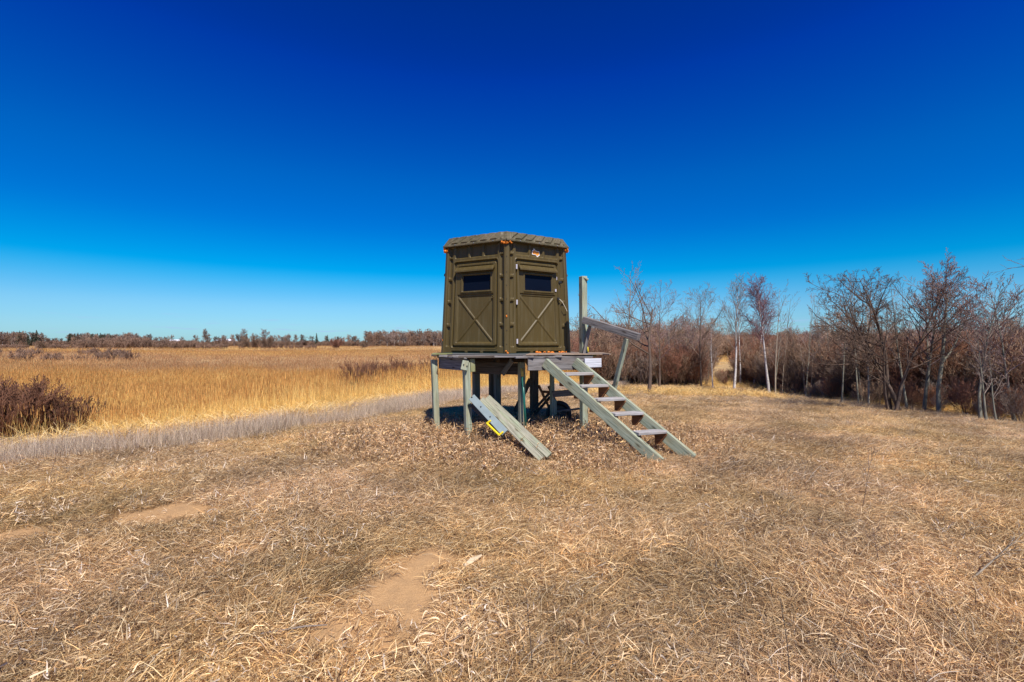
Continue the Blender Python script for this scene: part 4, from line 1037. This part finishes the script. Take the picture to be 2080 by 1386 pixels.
def heightfield(name, u0, u1, v0, v1, nu, nv, fn, mat, close=.02):
    u = np.linspace(u0, u1, nu); v = np.linspace(v0, v1, nv); U, V_ = np.meshgrid(u, v, indexing='ij')
    Hh = fn(U, V_)
    Pn = fp(U, V_, Hh).reshape(-1, 3)
    i_, j_ = np.meshgrid(np.arange(nu - 1), np.arange(nv - 1), indexing='ij')
    F_ = np.stack([i_ * nv + j_, (i_ + 1) * nv + j_, (i_ + 1) * nv + j_ + 1, i_ * nv + j_ + 1], -1).reshape(-1, 4)
    # rim turned back so that the panel has thickness
    bi = np.concatenate([np.arange(nu) * nv, (nu - 1) * nv + np.arange(1, nv), (np.arange(nu - 2, -1, -1)) * nv + nv - 1, np.arange(nv - 2, 0, -1)])
    Ub, Vb = U.ravel()[bi], V_.ravel()[bi]; back = fp(Ub, Vb, np.full(len(bi), -close - .03))
    nb = len(bi); o0 = len(Pn)
    kk = np.arange(nb); k2_ = (kk + 1) % nb
    Fr = np.stack([bi[k2_], bi[kk], o0 + kk, o0 + k2_], -1)
    me_ = numpy_mesh(name, np.vstack([Pn, back]), [F_, Fr], [mat], smoothed=True)
    return me_
def h_panel(U, V_):
    h = np.zeros_like(U)
    for a_, b_ in ((.048, .108), (.892, .952)):
        for c0, c1 in ((.900, .985), (.70, .885), (.485, .68), (.265, .465), (.055, .245)):
            h = h - .032 * rbox(U, V_, a_, c0, b_, c1, .025, .010)
    for a_, b_ in ((.145, .365), (.395, .605), (.635, .855)): h = h - .038 * rbox(U, V_, a_, .884, b_, 1.02, .018, .010)
    h = h - .040 * rbox(U, V_, .135, .042, .865, .850, .05, .016)
    h = h + .012 * (rbox(U, V_, .125, .034, .875, .862, .06, .02) - rbox(U, V_, .135, .042, .865, .850, .05, .016))
    for a_, b_ in ((.14, .36), (.40, .60), (.64, .86)): h = h - .03 * rbox(U, V_, a_, -.03, b_, .018, .02, .012)
    return h
def h_insert(knob):
    def fn(U, V_):
        h = np.full_like(U, -.034)
        h = h + .036 * rbox(U, V_, .158, .060, .842, .832, .045, .018)      # raised leaf
        h = h - .022 * rbox(U, V_, .205, .088, .795, .806, .030, .012)      # inner field
        # cross field with the raised X
        x_ = (U - .5) / .29; y_ = (V_ - .305) / .215
        dd1 = np.abs(x_ - y_) * .29 * S_ / math.sqrt(1 + (.29 * S_ / (.215 * HB)) ** 2); dd2 = np.abs(x_ + y_) * .29 * S_ / math.sqrt(1 + (.29 * S_ / (.215 * HB)) ** 2)
        rib = np.maximum(1 - smooth(.008, .030, dd1), 1 - smooth(.008, .030, dd2))
        h = h - .012 * rbox(U, V_, .215, .095, .785, .522, .05, .012) * (1 - rib)
        h = h + .003 * rib * rbox(U, V_, .205, .09, .795, .53, .05, .01)
        h = h + .020 * rbox(U, V_, .205, .535, .795, .775, .01, .012)      # window surround
        h = h + .014 * rbox(U, V_, .262, .552, .772, .735, .008, .008) - .045 * rbox(U, V_, .285, .570, .750, .718, .004, .006)
        if knob:
            dk = np.hypot((U - .775) * S_, (V_ - .505) * HB); h = h + .014 * (1 - smooth(.022, .032, dk)) - .012 * (1 - smooth(.008, .016, dk))
        return h
    return fn
def hood_mesh():
    bm = bmesh.new(); w2 = .30 * S_
    prof = [(0, .062), (.018, .066), (.062, .008), (.064, -.018), (.052, -.020), (.048, .0), (.0, .03)]     # (out, up)
    rows_ = [[bm.verts.new((sx, -p_[0], p_[1])) for p_ in prof] for sx in (-w2, w2)]
    m_ = len(prof)
    for q in range(m_): bm.faces.new((rows_[0][q], rows_[0][(q + 1) % m_], rows_[1][(q + 1) % m_], rows_[1][q]))
    bm.faces.new(rows_[0][::-1]); bm.faces.new(rows_[1]); bmesh.ops.recalc_face_normals(bm, faces=bm.faces[:])
    bmesh.ops.bevel(bm, geom=bm.edges[:], offset=.003, segments=1, affect='EDGES'); return bm
panel_me = heightfield('wall_panel', .022, .978, 0, 1, 150, 230, h_panel, M_olive)
door_me = heightfield('door', .150, .850, .052, .842, 140, 230, h_insert(False), M_olive)
leaf_me = heightfield('window_panel', .150, .850, .052, .842, 140, 230, h_insert(True), M_olive)
for k_ in range(6):
    rz = R(-30 + 60 * k_)
    wp = link('wall_panel', panel_me, blind); wp.rotation_euler = (0, 0, rz)
    door_side = (k_ == 1)
    if door_side: ins = link('door', door_me, blind)
    else: ins = link('window_panel', leaf_me, wp)
    if door_side: ins.rotation_euler = (0, 0, rz)
    def on_face(u, v, h): return Vector(fp(np.array(u), np.array(v), np.array(h)).tolist())
    tilt = math.atan2(AP * (1 - TAPER), HB)
    # dark pane set in the window
    bm = box_bm(.465 * S_ * .93, .006, .150 * HB, .001)
    par = ins if door_side else wp
    pn = bm_obj('window_pane', bm, M_glass, par); pn.location = on_face(.5175, .644, -.030); pn.rotation_euler = (-tilt, 0, 0)
    hd = bm_obj('window_hood', hood_mesh(), M_olive, par); hd.location = on_face(.500, .757, -.006); hd.scale = (1.0, 1.25, 1.15)
    if door_side:
        for v_ in (.775, .455, .105):
            h_ = bm_obj('hinge', box_bm(.030, .012, .085, .003), M_zinc, ins); h_.location = on_face(.152, v_, .012)
        lt = bm_obj('latch', box_bm(.05, .035, .055, .008), M_black, ins); lt.location = on_face(.835, .505, .02)
        lt2 = bm_obj('latch', box_bm(.065, .03, .05, .008), M_black, ins); lt2.location = on_face(.885, .665, .012)
        kp = bm_obj('keeper', box_bm(.035, .012, .05, .003), M_zinc, ins); kp.location = on_face(.80, .585, .012)
        kp = bm_obj('keeper', box_bm(.015, .012, .06, .003), M_zinc, ins); kp.location = on_face(.83, .70, .006)
        c0 = on_face(.845, .505, .035); c1 = on_face(.955, .39, .06)
        v, f_ = tubes([(np.array([list(c0), list(c0.lerp(c1, .3) + Vector((0, -.02, .012))), list(c0.lerp(c1, .7) + Vector((0, -.01, .012))), list(c1)]), np.array([.006] * 4), 6)])
        link('pull_cord', numpy_mesh('pull_cord', v, f_, [mat_plain('cream_cord', (.62, .56, .42), .8)]), ins)
        # badge with the maker's name, flat print on a cut plate
        bp = [(-.5, .22), (-.34, .30), (-.24, .48), (-.10, .36), (0, .24), (.5, .20), (.5, -.26), (.36, -.32), (.24, -.50), (.10, -.38), (-.02, -.24), (-.5, -.22)]
        bw, bh = .165, .165
        M_white = mat_plain('white_badge', (.80, .76, .72), .5); M_or = mat_plain('orange_badge', (.90, .34, .03), .5, 0, .15)
        def plate(sc_, off, mat_, nm, parent):
            bm = bmesh.new(); vs_ = [bm.verts.new((a_ * bw * sc_[0], -off, b_ * bh * sc_[1])) for a_, b_ in bp]; f1_ = bm.faces.new(vs_)
            e_ = bmesh.ops.extrude_face_region(bm, geom=[f1_]); bmesh.ops.translate(bm, vec=(0, -.002, 0), verts=[v_ for v_ in e_['geom'] if isinstance(v_, bmesh.types.BMVert)])
            bmesh.ops.recalc_face_normals(bm, faces=bm.faces[:]); return bm_obj(nm, bm, mat_, parent)
        bd = plate((1, 1), 0, M_white, 'maker_badge', wp); bd.location = on_face(.497, .925, -.032); bd.rotation_euler = (-tilt, 0, 0)
        plate((.84, .66), .0035, M_or, 'badge_field', bd)
        cu = bpy.data.curves.new('lettering', 'FONT'); cu.body = 'MAVERICK'; cu.size = .030; cu.align_x = 'CENTER'; cu.align_y = 'CENTER'; cu.extrude = .0006; cu.offset = .0006
        tmp = bpy.data.objects.new('tmp', cu); COL.objects.link(tmp)
        me_ = bpy.data.meshes.new_from_object(tmp.evaluated_get(bpy.context.evaluated_depsgraph_get())); bpy.data.objects.remove(tmp)
        me_.materials.clear(); me_.materials.append(mat_plain('dark_orange_print', (.22, .05, .01), .6))
        lo = bpy.data.objects.new('badge_lettering', me_); COL.objects.link(lo); lo.parent = bd; lo.rotation_euler = (R(90), 0, 0); lo.location = (.004, -.0075, -.004)
        # the badge is a part of the blind, its field and letters are its sub-parts
        bd.parent = blind; bd.matrix_basis = Matrix.Rotation(rz, 4, 'Z') @ Matrix.Translation(on_face(.497, .925, -.032)) @ Matrix.Rotation(-tilt, 4, 'X')
# corner posts
for k_ in range(6):
    a_ = R(-90 + 60 * k_); ca, sa_ = math.cos(a_), math.sin(a_)
    b0 = Vector((ca * S_, sa_ * S_, 0)); t0 = Vector((ca * S_ * TAPER, sa_ * S_ * TAPER, HB))
    bm = bmesh.new(); prof = [(-.016, -.055), (.010, -.040), (.016, -.012), (.016, .012), (.010, .040), (-.016, .055), (-.05, .03), (-.05, -.03)]
    rowsv = []
    for q in range(2):
        o_ = b0 if q == 0 else t0
        rowsv.append([bm.verts.new((o_.x + ca * p_[0] - sa_ * p_[1], o_.y + sa_ * p_[0] + ca * p_[1], o_.z)) for p_ in prof])
    m_ = len(prof)
    for q in range(m_): bm.faces.new((rowsv[0][q], rowsv[0][(q + 1) % m_], rowsv[1][(q + 1) % m_], rowsv[1][q]))
    bm.faces.new(rowsv[0][::-1]); bm.faces.new(rowsv[1]); bmesh.ops.recalc_face_normals(bm, faces=bm.faces[:])
    cp = bm_obj('corner_strip', bm, M_olive, blind)
    if k_ in (0,):
        for v_ in (.08, .2, .35, .48, .6, .72, .86):
            bm = bmesh.new(); bmesh.ops.create_cone(bm, cap_ends=True, segments=8, radius1=.009, radius2=.007, depth=.008)
            o = bm_obj('screw', bm, M_bolt, cp); p = b0.lerp(t0, v_); o.location = p + Vector((ca, sa_, 0)) * .018; o.rotation_euler = (R(90), 0, 0)
# base rim
bm = bmesh.new(); rr2 = []
for z_, ro in ((-.018, S_ * 1.005), (.004, S_ * 1.005), (.004, S_ * .93), (-.018, S_ * .93)):
    rr2.append([bm.verts.new((math.cos(R(-90 + 60 * q)) * ro, math.sin(R(-90 + 60 * q)) * ro, z_)) for q in range(6)])
for q in range(4):
    for r3 in range(6): bm.faces.new((rr2[q][r3], rr2[q][(r3 + 1) % 6], rr2[(q + 1) % 4][(r3 + 1) % 6], rr2[(q + 1) % 4][r3]))
bmesh.ops.recalc_face_normals(bm, faces=bm.faces[:]); bm_obj('base_rim', bm, mat_plain('dark_green_base', (.012, .03, .022), .6), blind)
# roof: six faceted skirts and a low hip
def roof_mesh():
    Vs_, Fs_ = [], []; off_ = 0
    RE, RT, RZ0, RH = S_ * .985, S_ * .90, HB - .012, .185
    nu, nv = 97, 26
    for k2 in range(6):
        th_ = R(-30 + 60 * k2); u = np.linspace(0, 1, nu); v = np.linspace(0, 1, nv); U, V_ = np.meshgrid(u, v, indexing='ij')
        rad = RE + (RT - RE) * np.clip((V_ - .16) / .84, 0, 1) ; ap = rad * math.sqrt(3) / 2
        # slanting billets along the skirt
        ph = U * 6.4 - (V_ - .5) * 1.1
        fr = ph - np.floor(ph); saw = np.where(fr < .62, smooth(0, .10, fr), 1 - smooth(.62, .80, fr))
        mask = smooth(.22, .28, V_) * (1 - smooth(.93, .99, V_)) * smooth(.05, .09, U) * (1 - smooth(.91, .95, U))
        hb = .020 * saw * mask + .010 * smooth(.02, .0, np.abs(V_ - .10) - .08)
        x_ = (U - .5) * rad; y_ = -(ap + hb); z_ = RZ0 + RH * V_ + .012 * saw * mask
        c_, s_2 = math.cos(th_), math.sin(th_)
        Pn = np.stack([x_ * c_ - y_ * s_2, x_ * s_2 + y_ * c_, z_], -1).reshape(-1, 3)
        i_, j_ = np.meshgrid(np.arange(nu - 1), np.arange(nv - 1), indexing='ij')
        Vs_.append(Pn); Fs_.append(np.stack([i_ * nv + j_, (i_ + 1) * nv + j_, (i_ + 1) * nv + j_ + 1, i_ * nv + j_ + 1], -1).reshape(-1, 4) + off_); off_ += len(Pn)
        # hip panel with two ribs
        nu2, nv2 = 40, 16
        u = np.linspace(0, 1, nu2); v = np.linspace(0, 1, nv2); U, V_ = np.meshgrid(u, v, indexing='ij')
        rad = RT * (1 - V_ * .98); rib = (1 - smooth(.03, .07, np.abs(U - .3))) + (1 - smooth(.03, .07, np.abs(U - .7)))
        x_ = (U - .5) * rad; y_ = -rad * math.sqrt(3) / 2; z_ = RZ0 + RH + .05 * V_ + .02 * rib * smooth(0, .15, V_) * (1 - smooth(.6, .8, V_))
        Pn = np.stack([x_ * c_ - y_ * s_2, x_ * s_2 + y_ * c_, z_], -1).reshape(-1, 3)
        i_, j_ = np.meshgrid(np.arange(nu2 - 1), np.arange(nv2 - 1), indexing='ij')
        Vs_.append(Pn); Fs_.append(np.stack([i_ * nv2 + j_, (i_ + 1) * nv2 + j_, (i_ + 1) * nv2 + j_ + 1, i_ * nv2 + j_ + 1], -1).reshape(-1, 4) + off_); off_ += len(Pn)
        # soffit
        q_ = []
        for ro in (RE, RE * .80):
            for sx in (-.5, .5):
                x1, y1 = sx * ro, -ro * math.sqrt(3) / 2; q_.append([x1 * c_ - y1 * s_2, x1 * s_2 + y1 * c_, RZ0])
        Vs_.append(np.array(q_)); Fs_.append(np.array([[0, 2, 3, 1]]) + off_); off_ += 4
    return numpy_mesh('roof', np.vstack(Vs_), np.vstack(Fs_), [M_roof])
link('roof', roof_mesh(), blind)
# bolts round the roof edge
for k_ in (0, 1):
    for u_ in (.2, .5, .8):
        th_ = R(-30 + 60 * k_); rad = S_ * .985; x_, y_ = (u_ - .5) * rad, -rad * math.sqrt(3) / 2 - .012
        bm = bmesh.new(); bmesh.ops.create_cone(bm, cap_ends=True, segments=8, radius1=.012, radius2=.009, depth=.012)
        o = bm_obj('roof_bolt', bm, mat_plain('roof_bolt_metal', (.4, .38, .34), .4, .6), blind)
        o.location = (x_ * math.cos(th_) - y_ * math.sin(th_), x_ * math.sin(th_) + y_ * math.cos(th_), HB + .012); o.rotation_euler = (R(90), 0, th_)
# orange foam in the gaps
def foam(c_, ext, n_, r0, r1):
    bm = bmesh.new()
    for q in range(n_):
        p = Vector(c_) + Vector([random.uniform(-1, 1) * e_ for e_ in ext])
        bmesh.ops.create_icosphere(bm, subdivisions=2, radius=random.uniform(r0, r1), matrix=Matrix.Translation(p))
    for v in bm.verts: v.co += Vector([random.uniform(-.003, .003) for _ in range(3)])
    return bm_obj('foam_sealant', bm, M_foam, blind, smoothed=True)
def corner(k_, v, out_=0.0):
    a_ = R(-90 + 60 * k_); rad = S_ * (1 - (1 - TAPER) * v) + out_; return Vector((math.cos(a_) * rad, math.sin(a_) * rad, v * HB))
foam(corner(0, .985, .035), (.10, .02, .012), 16, .012, .026)
foam(corner(5, .972, .03), (.035, .03, .032), 16, .012, .028)
foam(corner(1, .975, .02), (.05, .05, .025), 22, .012, .028)
foam(corner(0, .012, .012), (.02, .01, .02), 6, .010, .018)
foam(corner(0, .325, .022), (.008, .004, .02), 5, .007, .013)
foam(corner(5, .12, .01), (.01, .01, .02), 4, .010, .016)
def face_pt(k_, u, v, h):
    th_ = R(-30 + 60 * k_); p = fp(np.array(u), np.array(v), np.array(h)); x_, y_, z_ = p
    return Vector((x_ * math.cos(th_) - y_ * math.sin(th_), x_ * math.sin(th_) + y_ * math.cos(th_), z_))
for u_ in (.47, .60, .68, .84, .90): foam(face_pt(1, u_, .004, .02), (.045, .02, .008), 9, .010, .020)

# dirty mat under the blind's front edge, lying on the deck
bm = bmesh.new()
vs_ = [Vector((-1.22, 7.98, 0)), Vector((-.08, 7.50, 0)), Vector((.42, 7.62, 0)), Vector((.36, 8.6, 0)), Vector((-1.0, 8.8, 0))]
f = bm.faces.new([bm.verts.new(v_) for v_ in vs_]); e_ = bmesh.ops.extrude_face_region(bm, geom=[f]); bmesh.ops.translate(bm, vec=(0, 0, .010), verts=[v_ for v_ in e_['geom'] if isinstance(v_, bmesh.types.BMVert)])
bmesh.ops.recalc_face_normals(bm, faces=bm.faces[:])
mt_ = bm_obj('roofing_mat', bm, mat_plain('gritty_dark_mat', (.10, .10, .095), .95, 0, .6, 90), None); mt_.location = (0, 0, DECK + .003)
tag(mt_, 'thin gritty dark mat on the deck boards under the front of the blind', 'mat')

# ------------------------------------------------------------------ small things on the ground
def stick(name, pxs, rad, mat, label, cat='stick', lift=.02, sides=6):
    pts_ = []
    for (px, py), r_ in zip(pxs, rad):
        g = ground_at(px, py); pts_.append(g + Vector((0, 0, lift)))
    v, f_ = tubes([(np.array([list(p_) for p_ in pts_]), np.array(rad), sides)])
    off_ = np.array(pts_[0])
    caps = [np.arange(sides)[::-1].reshape(1, -1), (np.arange(sides) + sides * (len(pts_) - 1)).reshape(1, -1)]
    o = link(name, numpy_mesh(name, v - off_, [f_] + caps, [mat])); o.location = off_; return tag(o, label, cat)
M_strawp = mat_plain('pale_straw', (.58, .42, .22), .7); M_chip = mat_plain('fresh_wood_chip', (.66, .52, .33), .7); M_stick = mat_plain('dark_stick', (.07, .05, .04), .8)
stick('straw_stalk', [(258, 1034), (300, 1025), (344, 1014)], [.006, .006, .004], M_strawp, 'long straight yellow stalk lying along the upper sandy patch', lift=.03)
stick('wood_chip', [(944, 1158), (958, 1148), (978, 1137)], [.010, .022, .008], M_chip, 'pale split wood chip lying in the middle of the grass', 'wood chip', .03)
stick('grey_branch', [(410, 1318), (520, 1302), (620, 1285), (665, 1282)], [.007, .006, .005, .003], mat_plain('grey_stick', (.22, .18, .15), .8), 'long thin grey branch lying across the grass below the sandy patches', lift=.035)
stick('dark_stick', [(1462, 938), (1480, 937), (1495, 942), (1500, 952)], [.015, .02, .016, .008], M_stick, 'short dark bent stick in the grass right of the stairs', lift=.05)
def stalk(name, px, py, hgt, lean, label, r0=.004, branches=0, mat=M_stick, seed=1):
    g = ground_at(px, py); rg = np.random.default_rng(seed)
    T = Tree(seed); S = dict(n=[branches, 3] if branches else [], ang=[(25, 50)], len=[.45, .4], up=[.1, .2], wig=[.05, .1], t0=[.35, .3], rr=.6, rmin=.0015, shape='cone')
    T.branch(np.array([0, 0, -.02]), np.array([lean, 0, 1.0]), hgt, r0, 0, S)
    v, f_ = tubes(T.big + T.small); o = link(name, numpy_mesh(name, v, f_, [mat])); o.location = g; return tag(o, label, 'dead stalk')
stalk('weed_stalk', 1081, 1372, .42, -.03, 'single dark upright weed stem in the near grass below the middle', .0035)
stalk('weed_stalk', 1600, 1386, .40, .06, 'dark reddish weed stem standing in the near grass right of the middle', .0030, seed=2)
stalk('dry_bush', 1750, 1034, .62, 0, 'thin dry bushy weed standing alone in the grass at right', .004, 9, MT_brown, 3)
stalk('dry_bush', 1788, 1150, .35, -.25, 'small dark leaning dry weed in the right hand grass', .004, 7, MT_brown, 4)
stalk('pale_branch', 1960, 1180, .55, 1.2, 'bleached forked branch lying in the right hand grass', .007, 6, MB_pale, 5)
stalk('weed_stalk', 100, 975, .75, .1, 'dark thin forked weed in the grey stems at far left', .004, 5, MT_brown, 6)

# white sheds far beyond the marsh
def shed(px0, px1, py_top, py_bot, d, label, hgt_roof):
    x0, x1 = (px0 - 1040) / 950 * d, (px1 - 1040) / 950 * d; g = H((x0 + x1) / 2, d); wh = EYE - (py_bot - 695) / 950 * d; zt = EYE - (py_top - 695) / 950 * d
    e_ = empty('farm_shed', ((x0 + x1) / 2, d, g), label=label, cat='shed')
    wdt = abs(x1 - x0); wallh = max(2.0, wh - g)
    bm = box_bm(wdt, 12, wallh, 0, cz=wallh / 2); bm_obj('wall', bm, mat_plain('white_metal_siding', (.75, .75, .78), .5), e_)
    bm = bmesh.new(); rh = zt - g
    pr = [(-6.4, wallh + .01), (0, rh), (6.4, wallh + .01)]
    rw = [[bm.verts.new((sx * (wdt / 2 + .3), p_[0], p_[1])) for p_ in pr] for sx in (-1, 1)]
    for q in range(3): bm.faces.new((rw[0][q], rw[0][(q + 1) % 3], rw[1][(q + 1) % 3], rw[1][q]))
    bm.faces.new(rw[0][::-1]); bm.faces.new(rw[1]); bmesh.ops.recalc_face_normals(bm, faces=bm.faces[:])
    bm_obj('roof', bm, mat_plain('white_metal_roof', (.82, .84, .88), .4), e_)
shed(348, 368, 690, 694, 420, 'smaller white farm shed far beyond the marsh, left one', 5)
shed(444, 474, 689, 693, 420, 'long white farm shed far beyond the marsh, right one', 5)
